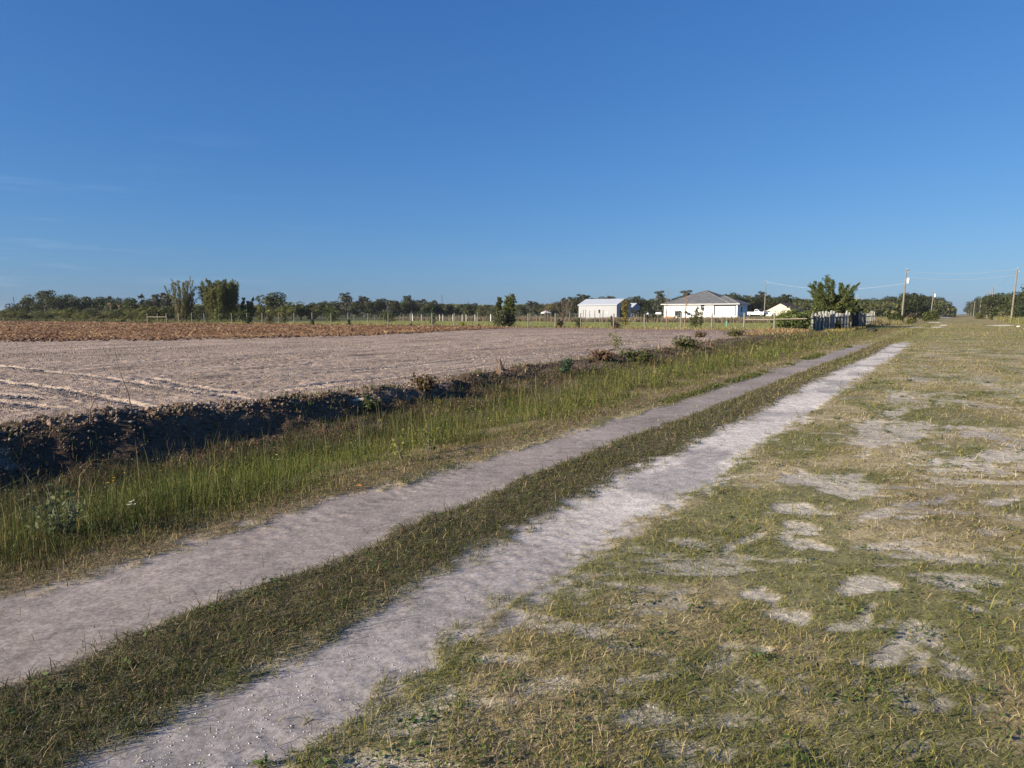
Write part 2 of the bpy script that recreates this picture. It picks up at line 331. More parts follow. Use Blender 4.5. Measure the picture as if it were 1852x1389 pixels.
# what the ground is made of, plus shade put into some colours
c = np.ones((len(U), 3)) * (.265, .214, .105)                                              # thatchy turf soil
n1 = fbm(U * .25, Vv * .5, 4, 101); n2 = fbm(U * 1.3, Vv * 1.7, 4, 103); n3 = fbm(U * .05, Vv * .12, 4, 107)
c = mixc(c, (.35, .285, .165), ss(.45, .65, n2)); c = mixc(c, (.13, .135, .050), ss(.48, .64, fbm(U * .75, Vv * 1.25, 4, 203)) * .75)  # greener turf soil, darkened in the colour for shadow among the blades
midstrip = ss(2.9, 3.1, Vv) * (1 - ss(3.95, 4.1, Vv)); c = mixc(c, (.085, .068, .036), midstrip * .85)
farroad = ss(30, 75, U) * (np.abs(Vv) < 14); c = mixc(c, (.285, .232, .110), farroad * (.55 + .4 * ss(.4, .65, fbm(U * .06, Vv * .5, 4, 111)))); c = mixc(c, (.30, .215, .115), farroad * ss(.50, .66, fbm(U * .045, Vv * .35, 4, 113)) * .8)
c = mixc(c, (.19, .19, .065), farroad * ss(.5, .7, fbm(U * .05, Vv * .3, 3, 117)) * .6)
c = mixc(c, (.16, .105, .055), Z['ditchgrass'] * .6)
c = mixc(c, (.060, .047, .032), ss(7.6, 8.6, Vv) * (1 - Z['field']) * (Vv < 13) * (1 - ss(10, 24, U)) * .85)  # peaty wet soil, darkened in colour to stand in for ditch shade
verge = ss(4.9, 5.1, Vv) * (1 - ss(5.3, 5.8, Vv)); c = mixc(c, (.175, .125, .075), verge * .75)
sandL_ = np.array((.285, .242, .215)) * (1 + .30 * (n2 - .5))[:, None]; sandR_ = (np.array((.335, .298, .275)) + np.array((.215, .20, .17)) * ss(4.0, 6.0, U + .8 * (n1 - .5))[:, None]) * (1 + .35 * (n2 - .5))[:, None]
c = c * (1 - Z['lr'][:, None]) + sandL_ * Z['lr'][:, None]; c = c * (1 - Z['rr'][:, None]) + sandR_ * Z['rr'][:, None]
ttx = treads(U, Vv, np.maximum(Z['lr'], Z['rr'])); c = c * (1 + .13 * np.minimum(ttx, 0) * (U > -5))[:, None]
c = mixc(c, (.27, .245, .235), Z['rr'] * ss(.5, .68, fbm(U * .7, Vv * 1.6, 4, 119)) * .7)
c = c * (1 - Z['patch'][:, None] * .85) + np.array((.46, .405, .33)) * (1 + .5 * (n2 - .5))[:, None] * Z['patch'][:, None] * .85
c = mixc(c, (.26, .235, .205), Z['patch'] * ss(.50, .66, fbm(U * .9, Vv * 1.3, 3, 121)) * .6)
fc = np.array((.355, .272, .212)) * (1 + .35 * (n2 - .5) + .5 * (n3 - .5))[:, None]
fc = fc * (1 - .30 * ss(.55, .75, fbm(U * .5, Vv * 1.4, 4, 123)))[:, None] * (1 + .55 * (fbm(U * .10 + Vv * .02, Vv * 1.5, 4, 125) - .5))[:, None]
c = c * (1 - Z['field'][:, None]) + fc * Z['field'][:, None]
c = mixc(c, (.25, .17, .14), Z['field'] * ss(55, 72, U + 10 * (n2 - .5)) * .75)
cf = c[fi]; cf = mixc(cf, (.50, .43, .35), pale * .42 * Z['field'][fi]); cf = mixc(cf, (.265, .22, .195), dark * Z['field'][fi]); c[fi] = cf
lipm = np.exp(-((Vv - Z['lip'] + .2) / .7) ** 2) * (U < 76) * (U > -60); c = mixc(c, (.21, .165, .135), lipm * .6 * ss(.35, .6, n2 + .1))
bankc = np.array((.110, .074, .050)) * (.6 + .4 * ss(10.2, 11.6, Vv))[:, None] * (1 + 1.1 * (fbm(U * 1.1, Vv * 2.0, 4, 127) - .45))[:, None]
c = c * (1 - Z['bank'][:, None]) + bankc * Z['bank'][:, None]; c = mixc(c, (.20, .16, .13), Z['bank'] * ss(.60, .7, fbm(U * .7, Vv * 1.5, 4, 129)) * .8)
mc = np.array((.240, .132, .068)) * (1 + .9 * (fbm(U * 1.1, Vv * 1.1, 3, 131) - .5))[:, None]
c = c * (1 - Z['mulch'][:, None]) + mc * Z['mulch'][:, None]; c = mixc(c, (.33, .215, .105), Z['mulch'] * ss(.5, .68, fbm(U * .35, Vv * .35, 4, 133)) * .7)
c = mixc(c, (.215, .225, .075), Z['lawn']); c = mixc(c, (.26, .245, .095), Z['lawn'] * ss(.45, .6, fbm(U * .12, Vv * .1, 4, 137)) * .8)
edge = np.exp(-((U - 77.4) / 1.3) ** 2) * (Vv > 14) * (Vv < 131); c = mixc(c, (.26, .19, .09), edge * .7)
c = mixc(c, (.085, .085, .035), Z['scrub']); c = mixc(c, (.74, .70, .62), Z['white'])
# bump strength rides in alpha
al = np.clip(.35 + .55 * Z['field'] + .5 * Z['bank'] - .29 * np.maximum(Z['lr'], Z['rr']), 0, 1)
idx = np.arange(len(U)).reshape(shp); Q = np.stack([idx[:-1, :-1], idx[1:, :-1], idx[1:, 1:], idx[:-1, 1:]], -1).reshape(-1, 4)[:, ::-1]
GM, t, b = newmat('ground'); N = t.nodes.new; l = t.links.new
a_ = N('ShaderNodeAttribute'); a_.attribute_name = 'col'; tx = N('ShaderNodeTexCoord')
ns = []
for sc, de in ((38.0, 5), (7.0, 5), (0.55, 5), (170.0, 3)):
    n = N('ShaderNodeTexNoise'); n.inputs['Scale'].default_value = sc; n.inputs['Detail'].default_value = de; n.inputs['Roughness'].default_value = .62; l(tx.outputs['Object'], n.inputs['Vector']); ns.append(n)
cur = a_.outputs['Color']
for n, w in zip(ns, (.40, .26, .22, .36)):
    r = N('ShaderNodeMapRange'); r.inputs[1].default_value = .28; r.inputs[2].default_value = .72; r.inputs[3].default_value = 1 - w; r.inputs[4].default_value = 1 + w
    x_ = N('ShaderNodeMixRGB'); x_.blend_type = 'MULTIPLY'; x_.inputs[0].default_value = 1; l(n.outputs[0], r.inputs[0]); l(cur, x_.inputs[1]); l(r.outputs[0], x_.inputs[2]); cur = x_.outputs[0]
l(cur, b.inputs['Base Color']); b.inputs['Roughness'].default_value = .96; b.inputs['Specular IOR Level'].default_value = .12
bu1 = N('ShaderNodeBump'); bu1.inputs['Distance'].default_value = .02; bu2 = N('ShaderNodeBump'); bu2.inputs['Distance'].default_value = .045
l(ns[0].outputs[0], bu1.inputs['Height']); l(ns[1].outputs[0], bu2.inputs['Height']); l(a_.outputs['Alpha'], bu1.inputs['Strength']); l(a_.outputs['Alpha'], bu2.inputs['Strength'])
l(bu2.outputs[0], bu1.inputs['Normal']); l(bu1.outputs[0], b.inputs['Normal'])
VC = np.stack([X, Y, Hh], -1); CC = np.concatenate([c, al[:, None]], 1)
cls = np.zeros(len(U), np.int8)
for k, m in ((1, np.maximum(Z['lr'], Z['rr']) > .5), (2, (Z['bank'] > .5) | (Z['ditchgrass'] > .5)), (3, Z['field'] > .5), (4, Z['mulch'] > .5), (5, Z['lawn'] > .5), (6, Z['white'] > .5)): cls[m] = k
qc = cls[Q].max(1)
for k, nm in enumerate(('ground', 'sandy_track', 'ditch_ground', 'dirt_field', 'mulch_field', 'lawn_ground', 'sand_ground')):
    f = Q[qc == k]
    if not len(f): continue
    used, inv = np.unique(f, return_inverse=True)
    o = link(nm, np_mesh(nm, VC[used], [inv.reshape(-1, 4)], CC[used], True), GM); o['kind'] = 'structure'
del VC, CC, Q
def hz(x, y):
    u, v = UV(np.atleast_1d(np.asarray(x, float)), np.atleast_1d(np.asarray(y, float))); return height(u, v, None, False)
def gz(x, y): return float(hz(x, y)[0])
def Gt(px, py):
    """first place where the sight line through a photo pixel meets the modelled ground"""
    a = (px - CX) / F; b = -(py - CY) / F; d = np.array([a, cp + b * sp, -sp + b * cp]); tt = np.linspace(1.5, 130, 2600); P = d[None] * tt[:, None]; k = np.argmax(P[:, 2] + CAMH < hz(P[:, 0], P[:, 1])); return float(P[k, 0]), float(P[k, 1])

# ================================================================== GRASS, CLODS, CHIPS (nobody could count them)
def blades(name, x, y, z, ln, wd, lean, colr, mat=GRASS, az=None, droop=.5):
    n = len(x); az = rng.uniform(0, 2 * math.pi, n) if az is None else az
    fx = rng.uniform(0, 2 * math.pi, n); dx, dy = np.cos(az), np.sin(az); sx, sy = np.cos(fx) * wd / 2, np.sin(fx) * wd / 2
    lx = np.sin(lean) * ln; lz = np.cos(lean) * ln
    base = np.stack([x, y, z - .004], -1); sv = np.stack([sx, sy, np.zeros(n)], -1)
    mid = base + np.stack([dx * lx * .42, dy * lx * .42, lz * .58], -1); tip = base + np.stack([dx * lx * (1 + .25 * droop), dy * lx * (1 + .25 * droop), lz * (1 - .18 * droop)], -1)
    Vx = np.stack([base - sv, base + sv, mid + sv * .75, mid - sv * .75, tip], 1).reshape(-1, 3); i = np.arange(n)[:, None] * 5
    C = np.repeat(colr, 5, 0)
    o = link(name, np_mesh(name, Vx, [i + np.array([[0, 1, 2, 3]]), i + np.array([[3, 2, 4]])], C), mat); o['kind'] = 'stuff'; return o
def polar(n, r0, r1, a0=-54, a1=56):
    r = np.exp(rng.uniform(math.log(r0), math.log(r1), n)); a = np.radians(rng.uniform(a0, a1, n)); return r * np.sin(a), r * np.cos(a), r
def pick(n, pal, w, jit=.22):
    i = rng.choice(len(pal), n, p=np.array(w) / np.sum(w)); return np.asarray(pal, float)[i] * rng.uniform(1 - jit, 1 + jit, (n, 1)) * rng.uniform(.94, 1.06, (n, 3))
GREEN, DGREEN, YGREEN, STRAW, BROWN, RUST = (.085, .105, .020), (.052, .070, .018), (.170, .165, .038), (.350, .270, .125), (.125, .085, .045), (.20, .085, .035)
# mown turf of the road verge
x, y, r = polar(820000, 1.9, 170); u, v = UV(x, y); m = (v > -30) & (v < 5.9); x, y, r, u, v = [q[m] for q in (x, y, r, u, v)]; z = zones(u, v)
bare = np.maximum(np.maximum(z['lr'], z['rr']), z['patch'] * .84); dens = 1 - bare; dens *= .35 + .75 * ss(.30, .6, fbm(u * 1.6, v * 2.2, 3, 201))
strip = ((v > 2.9) & (v < 4.1)); dens = np.where(strip, 1 - bare, dens); dens *= np.where(v < 2.2, .66, 1.0)
keep = rng.uniform(0, 1, len(x)) < dens + .012; x, y, r, u, v = [q[keep] for q in (x, y, r, u, v)]; n = len(x)
gn = .5 + 2.3 * (fbm(u * .75, v * 1.25, 4, 203) - .49) + rng.normal(0, .13, n); strip = (v > 2.85) & (v < 4.1)
ca = pick(n, [(.125, .132, .024), (.235, .215, .050), STRAW, DGREEN], [.44, .38, .10, .08]); cb = pick(n, [STRAW, BROWN, YGREEN, (.40, .34, .22)], [.40, .10, .26, .24]); cs = pick(n, [DGREEN, GREEN, BROWN, STRAW], [.42, .26, .25, .07]) * .9
C = np.where((gn > .47)[:, None], ca, cb); C = np.where(strip[:, None], cs, C); vg = v > 4.8; C = np.where((vg & (rng.uniform(0, 1, n) < .7))[:, None], pick(n, [STRAW, BROWN, RUST, GREEN, DGREEN], [.14, .40, .06, .25, .15]), C)
kf = (.62 * ss(8, 26, r))[:, None]; gm = ss(.40, .62, fbm(u * .13, v * .45, 4, 204))[:, None]; C = C * (1 - kf) + (np.array([.265, .222, .100]) * (1 - gm) + np.array([.200, .192, .055]) * gm) * kf * rng.uniform(.8, 1.2, (n, 1)); lod = np.clip(r / 4.5, 1, 26); ln = .042 * np.exp(rng.normal(0, .38, n)) * np.where(strip, 1.35, 1) * lod ** .30; wd = rng.uniform(.0028, .0048, n) * lod ** .88
blades('turf_grass', x, y, hz(x, y), ln, wd, np.abs(rng.normal(.95, .35, n)), C)
# rosettes of small broad-leaved weeds in the turf
k = 520; cxk, cyk, rk = polar(k, 2.2, 22); uk, vk = UV(cxk, cyk); zk = zones(uk, vk); mk = (vk < 5.4) & (np.maximum(zk['lr'], zk['rr']) < .3); cxk, cyk, rk = cxk[mk], cyk[mk], rk[mk]; k = len(cxk); per = 16; n = k * per
rad = np.repeat(rng.uniform(.02, .07, k), per); x = np.repeat(cxk, per) + rng.normal(0, 1, n) * rad; y = np.repeat(cyk, per) + rng.normal(0, 1, n) * rad; Nn = np.stack([rng.normal(0, .35, n), rng.normal(0, .35, n), np.ones(n)], -1); Nn /= np.linalg.norm(Nn, axis=1, keepdims=True)
tq_ = np.cross(Nn, rng.normal(0, 1, (n, 3))); tq_ /= np.linalg.norm(tq_, axis=1, keepdims=True); bq_ = np.cross(Nn, tq_); sz = (rng.uniform(.008, .02, n) * np.repeat(np.clip(rk / 7, 1, 3), per))[:, None]; P = np.stack([x, y, hz(x, y) + rng.uniform(.012, .04, n)], -1)
o = link('turf_weeds', np_mesh('turf_weeds', np.stack([P - tq_ * sz, P + bq_ * sz * .5, P + tq_ * sz, P - bq_ * sz * .5], 1).reshape(-1, 3), [np.arange(n)[:, None] * 4 + np.array([[0, 1, 2, 3]])], np.repeat(pick(n, [(.075, .115, .03), (.11, .15, .04), (.15, .13, .05)], [.5, .35, .15]), 4, 0)), GRASS); o['kind'] = 'stuff'
# dead thatch lying flat between the blades
x, y, r = polar(200000, 1.9, 34); u, v = UV(x, y); m = (v > -20) & (v < 5.6); x, y, r, u, v = [q[m] for q in (x, y, r, u, v)]; z = zones(u, v); keep = rng.uniform(0, 1, len(x)) < (1 - np.maximum(np.maximum(z['lr'], z['rr']), z['patch'] * .9)) * .8; x, y, r = x[keep], y[keep], r[keep]; n = len(x)
blades('dead_thatch', x, y, hz(x, y) + .004, .05 * np.exp(rng.normal(0, .4, n)) * np.clip(r / 4.5, 1, 6) ** .5, rng.uniform(.002, .004, n) * np.clip(r / 4.5, 1, 6), rng.uniform(1.25, 1.6, n), pick(n, [(.40, .33, .19), (.30, .25, .17), (.20, .15, .09), (.46, .41, .30)], [.35, .3, .2, .15]), DRY)
# coarse runners and tussocks in the near turf
k = 620; cxk, cyk, rk = polar(k, 2.0, 16); uk, vk = UV(cxk, cyk); zk = zones(uk, vk); mk = (vk < 5.6) & (zk['lr'] < .6) & (zk['rr'] < .35); cxk, cyk, rk = cxk[mk], cyk[mk], rk[mk]; k = len(cxk); per = 34
rad = rng.uniform(.05, .16, k); x = np.repeat(cxk, per) + rng.normal(0, 1, k * per) * np.repeat(rad, per); y = np.repeat(cyk, per) + rng.normal(0, 1, k * per) * np.repeat(rad, per); n = len(x)
hue = np.repeat(rng.uniform(0, 1, k), per); u, v = UV(x, y); C = np.where((hue > .45)[:, None], pick(n, [GREEN, DGREEN, YGREEN], [.5, .2, .3]), pick(n, [YGREEN, STRAW, GREEN], [.4, .3, .3]))
blades('turf_tussocks', x, y, hz(x, y), rng.uniform(.04, .10, n), rng.uniform(.003, .0055, n), rng.uniform(.6, 1.35, n), C)
# tall grass on the near side of the ditch
x, y, r = polar(600000, 4.5, 125, -60, 45); u, v = UV(x, y); z = zones(u, v); vl = z['lip']
pr = ss(4.95, 5.5, v + .4 * (fbm(u * .8, v, 3, 211) - .5)) * (1 - ss(9.9, 11.6, v - 1.2 * ss(8, 45, u) + 1.4 * (fbm(u * .5, v * .6, 3, 213) - .5))); pr = pr * (v < vl + .2) * (u < 118) * (1 - .8 * ((u > 70) & (v > 11)))
keep = rng.uniform(0, 1, len(x)) < pr * (.22 + .95 * ss(.34, .62, fbm(u * 1.1, v * 1.3, 4, 215))); x, y, r, u, v = [q[keep] for q in (x, y, r, u, v)]; n = len(x)
g1 = fbm(u * .45, v * .6, 4, 217) + rng.normal(0, .09, n)
C = np.where((g1 > .50)[:, None], pick(n, [GREEN, YGREEN, DGREEN, STRAW, BROWN], [.46, .26, .14, .06, .08]), pick(n, [GREEN, BROWN, STRAW, YGREEN, DGREEN], [.28, .30, .13, .07, .22]))
low = v < 5.6; far_ = (v > 8.6) & (rng.uniform(0, 1, n) < ss(8.0, 9.8, v)); C = np.where(far_[:, None], pick(n, [(.075, .055, .03), (.05, .055, .02), DGREEN, BROWN], [.34, .26, .25, .15]), C); C = np.where((low & (rng.uniform(0, 1, n) < .45))[:, None], pick(n, [BROWN, STRAW, RUST], [.5, .35, .15]), C)
lod = np.clip(r / 9, 1, 9); hg = .05 + .27 * ss(5.0, 7.0, v); hg = hg * (1 - .45 * ss(40, 80, u)) * (1 - .4 * ss(8.6, 10.8, v)); ln = hg * np.exp(rng.normal(-.12, .38, n)) * (.3 + 1.4 * fbm(u * .8, v * 1.0, 4, 219))
blades('ditch_grass', x, y, hz(x, y), ln, rng.uniform(.0026, .0050, n) * lod, np.abs(rng.normal(.42, .40, n)), C * np.array([.74, .82, .64]) * (.8 + .7 * fbm(u * .6, v * .8, 3, 218))[:, None], droop=1.4)
# small broad leaves among the ditch grass
x, y, r = polar(90000, 4.5, 90, -60, 45); u, v = UV(x, y); keep = (v > 5.4) & (v < 9.8 + 1.4 * ss(10, 45, u)) & (u < 110) & (fbm(u * .9, v * 1.1, 4, 225) > .47); x, y, r, u, v = [q[keep] for q in (x, y, r, u, v)]; n = len(x)
a_h = (.04 + .22 * ss(5.2, 7.0, v)) * rng.uniform(.2, 1.1, n); Nn = np.stack([rng.normal(-.3, .5, n), rng.normal(-.2, .5, n), rng.uniform(.2, 1, n)], -1); Nn /= np.linalg.norm(Nn, axis=1, keepdims=True)
tq_ = np.cross(Nn, rng.normal(0, 1, (n, 3))); tq_ /= np.linalg.norm(tq_, axis=1, keepdims=True); bq_ = np.cross(Nn, tq_); sz = (rng.uniform(.006, .016, n) * np.clip(r / 8, 1, 7))[:, None]; P = np.stack([x, y, hz(x, y) + a_h], -1)
o = link('ditch_herbs', np_mesh('ditch_herbs', np.stack([P - tq_ * sz, P + bq_ * sz * .5, P + tq_ * sz, P - bq_ * sz * .5], 1).reshape(-1, 3), [np.arange(n)[:, None] * 4 + np.array([[0, 1, 2, 3]])], np.repeat(pick(n, [GREEN, YGREEN, DGREEN, (.16, .12, .05)], [.4, .25, .2, .15]), 4, 0)), GRASS); o['kind'] = 'stuff'
# dark green mats creeping from the verge into the left rut
n = 26000; u = rng.uniform(1.5, 46, n); v = 4.93 + rng.normal(0, .10, n) + .16 * (fbm(u * .9, 0 * u, 3, 227) - .5); keep = vn(u * .5, 0 * u, 229) + .3 * (vn(u * 2.2, 0 * u, 230) - .5) > .56; u, v = u[keep], v[keep]; n = len(u); x, y = XY(u, v); r = np.hypot(x, y)
blades('verge_mats', x, y, hz(x, y), rng.uniform(.03, .085, n) * np.clip(r / 8, 1, 3) ** .4, rng.uniform(.003, .005, n) * np.clip(r / 6, 1, 6), np.abs(rng.normal(.9, .35, n)), pick(n, [DGREEN, GREEN, STRAW], [.5, .42, .08]))
# seed stalks above the ditch grass
x, y, r = polar(2600, 5, 60, -60, 40); u, v = UV(x, y); keep = (v > 6.3) & (v < 9.6) & (u < 60); x, y, r = x[keep], y[keep], r[keep]; n = len(x)
blades('seed_stalks', x, y, hz(x, y), rng.uniform(.45, .85, n), rng.uniform(.003, .005, n) * np.clip(r / 9, 1, 5), np.abs(rng.normal(.12, .12, n)), pick(n, [STRAW, YGREEN, BROWN], [.3, .4, .3]), droop=.4)
# dead and reddish weeds on the far bank and the lip
x, y, r = polar(120000, 6, 110, -62, 40); u, v = UV(x, y); z = zones(u, v); vl = z['lip']; cl = fbm(u * .8, v * 1.2, 4, 221)
pr = ((v > 9.2) & (v < vl + .5) & (u < 90)) * ss(.45, .58, cl + .05 + .12 * ss(8, 25, u) + .10 * ss(45, 70, u)); keep = rng.uniform(0, 1, len(x)) < pr; x, y, r, u, v = [q[keep] for q in (x, y, r, u, v)]; n = len(x)
gr = fbm(u * .35, v * .35, 3, 223) + rng.normal(0, .08, n); C = np.where((gr > .54)[:, None], pick(n, [DGREEN, GREEN, YGREEN, BROWN], [.32, .34, .14, .2]), pick(n, [BROWN, RUST, STRAW, DGREEN], [.5, .07, .13, .3]))
blades('bank_weeds', x, y, hz(x, y), rng.uniform(.06, .24, n) * (1 + .5 * ss(25, 60, u)), rng.uniform(.005, .010, n) * np.clip(r / 9, 1, 8), np.abs(rng.normal(.45, .35, n)), C)
# dry weeds: strip beyond the lawn, verges past the crossing, foot of the wire fence
def patchgrass(name, n, u0, u1, v0, v1, h, pal, w, wd=.05):
    u = rng.uniform(u0, u1, n); v = rng.uniform(v0, v1, n); x, y = XY(u, v); k = fbm(u * .25, v * .25, 4, 231) > .32; x, y = x[k], y[k]; n = len(x)
    return blades(name, x, y, hz(x, y), h * rng.uniform(.4, 1.2, n) * (.6 + .8 * fbm(u[k] * .15, v[k] * .15, 3, 233)), rng.uniform(.5, 1.4, n) * wd, np.abs(rng.normal(.25, .25, n)), pick(n, pal, w), DRY)
patchgrass('dry_weeds', 26000, 140.5, 150, 14, 130, 1.25, [(.20, .155, .105), (.24, .20, .15), BROWN, (.11, .12, .05)], [.4, .3, .15, .2], .09)
patchgrass('roadside_dry_grass', 9000, 118, 200, 7.5, 16, 1.0, [(.22, .18, .10), (.17, .145, .075), BROWN, (.12, .125, .045)], [.35, .3, .12, .23], .06)
patchgrass('verge_dry_grass', 9000, 140, 290, -15, -9.3, 1.3, [(.21, .18, .09), (.16, .145, .06), (.13, .14, .045), (.09, .10, .03)], [.3, .25, .25, .2], .07)
patchgrass('fence_foot_weeds', 9000, 76.2, 78.6, 13.5, 131, .42, [STRAW, BROWN, YGREEN, (.24, .16, .08)], [.4, .25, .2, .15], .035)
patchgrass('slab_fence_foot_weeds', 4200, 78, 128, 9.6, 11.6, .40, [STRAW, YGREEN, GREEN, RUST], [.35, .35, .2, .1], .03)
patchgrass('field_edge_weeds', 3000, 60, 84, 12.8, 16.0, .38, [(.27, .15, .10), STRAW, BROWN, DGREEN], [.35, .3, .2, .15], .03)
patchgrass('scrub_grass', 14000, 79.5, 100, 131, 245, .7, [(.12, .115, .05), (.10, .11, .035), (.085, .095, .03), (.18, .15, .08)], [.3, .3, .25, .15], .12)
# soil clods
OCT = np.array([(1, 0, 0), (-1, 0, 0), (0, 1, 0), (0, -1, 0), (0, 0, 1), (0, 0, -1)], float); OF = np.array([(0, 2, 4), (2, 1, 4), (1, 3, 4), (3, 0, 4), (2, 0, 5), (1, 2, 5), (3, 1, 5), (0, 3, 5)])
def lumps(name, x, y, z, s, colr, mat=DRY, flat=.75):
    n = len(x); Vx = OCT[None] * rng.uniform(.6, 1.3, (n, 6, 1)) + rng.normal(0, .18, (n, 6, 3)); Vx[..., 2] *= flat; a = rng.uniform(0, 6.28, n); ca, sa = np.cos(a)[:, None], np.sin(a)[:, None]
    xx = Vx[..., 0] * ca - Vx[..., 1] * sa; yy = Vx[..., 0] * sa + Vx[..., 1] * ca; Vx = np.stack([xx, yy, Vx[..., 2]], -1) * s[:, None, None]; Vx += np.stack([x, y, z + s * .25], -1)[:, None]
    o = link(name, np_mesh(name, Vx.reshape(-1, 3), [(np.arange(n)[:, None, None] * 6 + OF[None]).reshape(-1, 3)], np.repeat(colr, 6, 0)), mat); o['kind'] = 'stuff'; return o
x, y, r = polar(95000, 8, 85, -64, 25); u, v = UV(x, y); z = zones(u, v); pr = z['field'] * (1 - z['mulch']) * (.25 + .9 * ss(.42, .6, fbm(u * .5, v * .9, 4, 241)))
keep = rng.uniform(0, 1, len(x)) < pr; x, y, r, u, v = [q[keep] for q in (x, y, r, u, v)]; n = len(x)
lumps('soil_clods', x, y, hz(x, y), rng.uniform(.008, .021, n) * np.clip(r / 14, 1, 3) ** .8, pick(n, [(.34, .27, .22), (.26, .20, .16), (.42, .35, .29)], [.5, .3, .2]))
n = 15000; u = -3 + 75 * rng.uniform(0, 1, n) ** 1.9; v = np.interp(u, LIPX, LIPV) + rng.normal(.05, .30, n); x, y = XY(u, v)
lumps('bank_clods', x, y, hz(x, y), np.minimum(np.exp(rng.normal(-3.9, .55, n)), .06) * (1 - .45 * ss(8, 20, u)), pick(n, [(.22, .165, .125), (.14, .10, .075), (.29, .23, .18)], [.42, .43, .15]))
n = 22000; u = -3 + 45 * rng.uniform(0, 1, n) ** 1.5; v = np.interp(u, LIPX, LIPV) - .1 - 2.2 * rng.uniform(0, 1, n) ** 1.2; x, y = XY(u, v)
lumps('bank_crumbs', x, y, height(u, v, None, True), np.exp(rng.normal(-4.2, .45, n)).clip(0, .035), pick(n, [(.11, .075, .05), (.17, .125, .095), (.07, .048, .034)], [.45, .25, .3]))
# shell fragments pressed into the right-hand rut and the bare patches
x, y, r = polar(150000, 1.9, 30, -45, 54); u, v = UV(x, y); z = zones(u, v); pr = np.maximum(z['rr'] * (.12 + .9 * ss(.42, .62, fbm(u * .6, v * 1.2, 3, 251))), z['patch'] * .6) ; keep = rng.uniform(0, 1, len(x)) < pr * .5 + z['lr'] * .01; x, y, r = x[keep], y[keep], r[keep]; n = len(x)
lumps('shell_fragments', x, y, height(*UV(x, y), None, True), np.minimum(np.exp(rng.normal(-5.9, .5, n)), .0055) * np.clip(r / 6, 1, 3), pick(n, [(.72, .70, .64), (.55, .52, .47), (.38, .36, .34)], [.4, .35, .25], .1), flat=.35)
# shredded bark and sticks over the mulch field
x, y, r = polar(130000, 38, 210, -62, 8); u, v = UV(x, y); z = zones(u, v); keep = z['mulch'] > .4; x, y, r, u, v = [q[keep] for q in (x, y, r, u, v)]; n = len(x); cn = fbm(u * .25, v * .25, 3, 261) + rng.normal(0, .1, n)
C = np.where((cn > .5)[:, None], pick(n, [(.33, .22, .12), (.24, .13, .065), (.41, .31, .19)], [.4, .4, .2]), pick(n, [(.21, .11, .055), (.12, .065, .04), (.29, .165, .09)], [.5, .25, .25]))
blades('mulch_chips', x, y, hz(x, y) - .02, rng.uniform(.12, .42, n), rng.uniform(.05, .13, n) * np.clip(r / 60, 1, 3), rng.uniform(.9, 1.5, n), C, DRY)
n = 2600; xx = rng.uniform(-75, 0, n); yy = np.interp(xx, MBX, MBY) + 3.0 * (fbm(xx * .25, np.interp(xx, MBX, MBY) * .12, 4, 81) - .5) + rng.normal(.2, .9, n); xx, yy = xx, yy
lumps('mulch_edge_clods', xx, yy, hz(xx, yy), np.exp(rng.normal(-2.6, .5, n)).clip(0, .2), pick(n, [(.09, .058, .045), (.15, .085, .05), (.27, .19, .12)], [.6, .3, .1]), flat=.5)
# grass of the far lawn
n = 60000; u = rng.uniform(77.5, 140, n); v = rng.uniform(13.5, 131, n); x, y = XY(u, v)
blades('lawn_grass', x, y, hz(x, y), rng.uniform(.05, .12, n), rng.uniform(.05, .10, n), np.abs(rng.normal(.8, .4, n)), pick(n, [(.235, .25, .08), (.19, .215, .06), (.29, .26, .11)], [.5, .3, .2]))
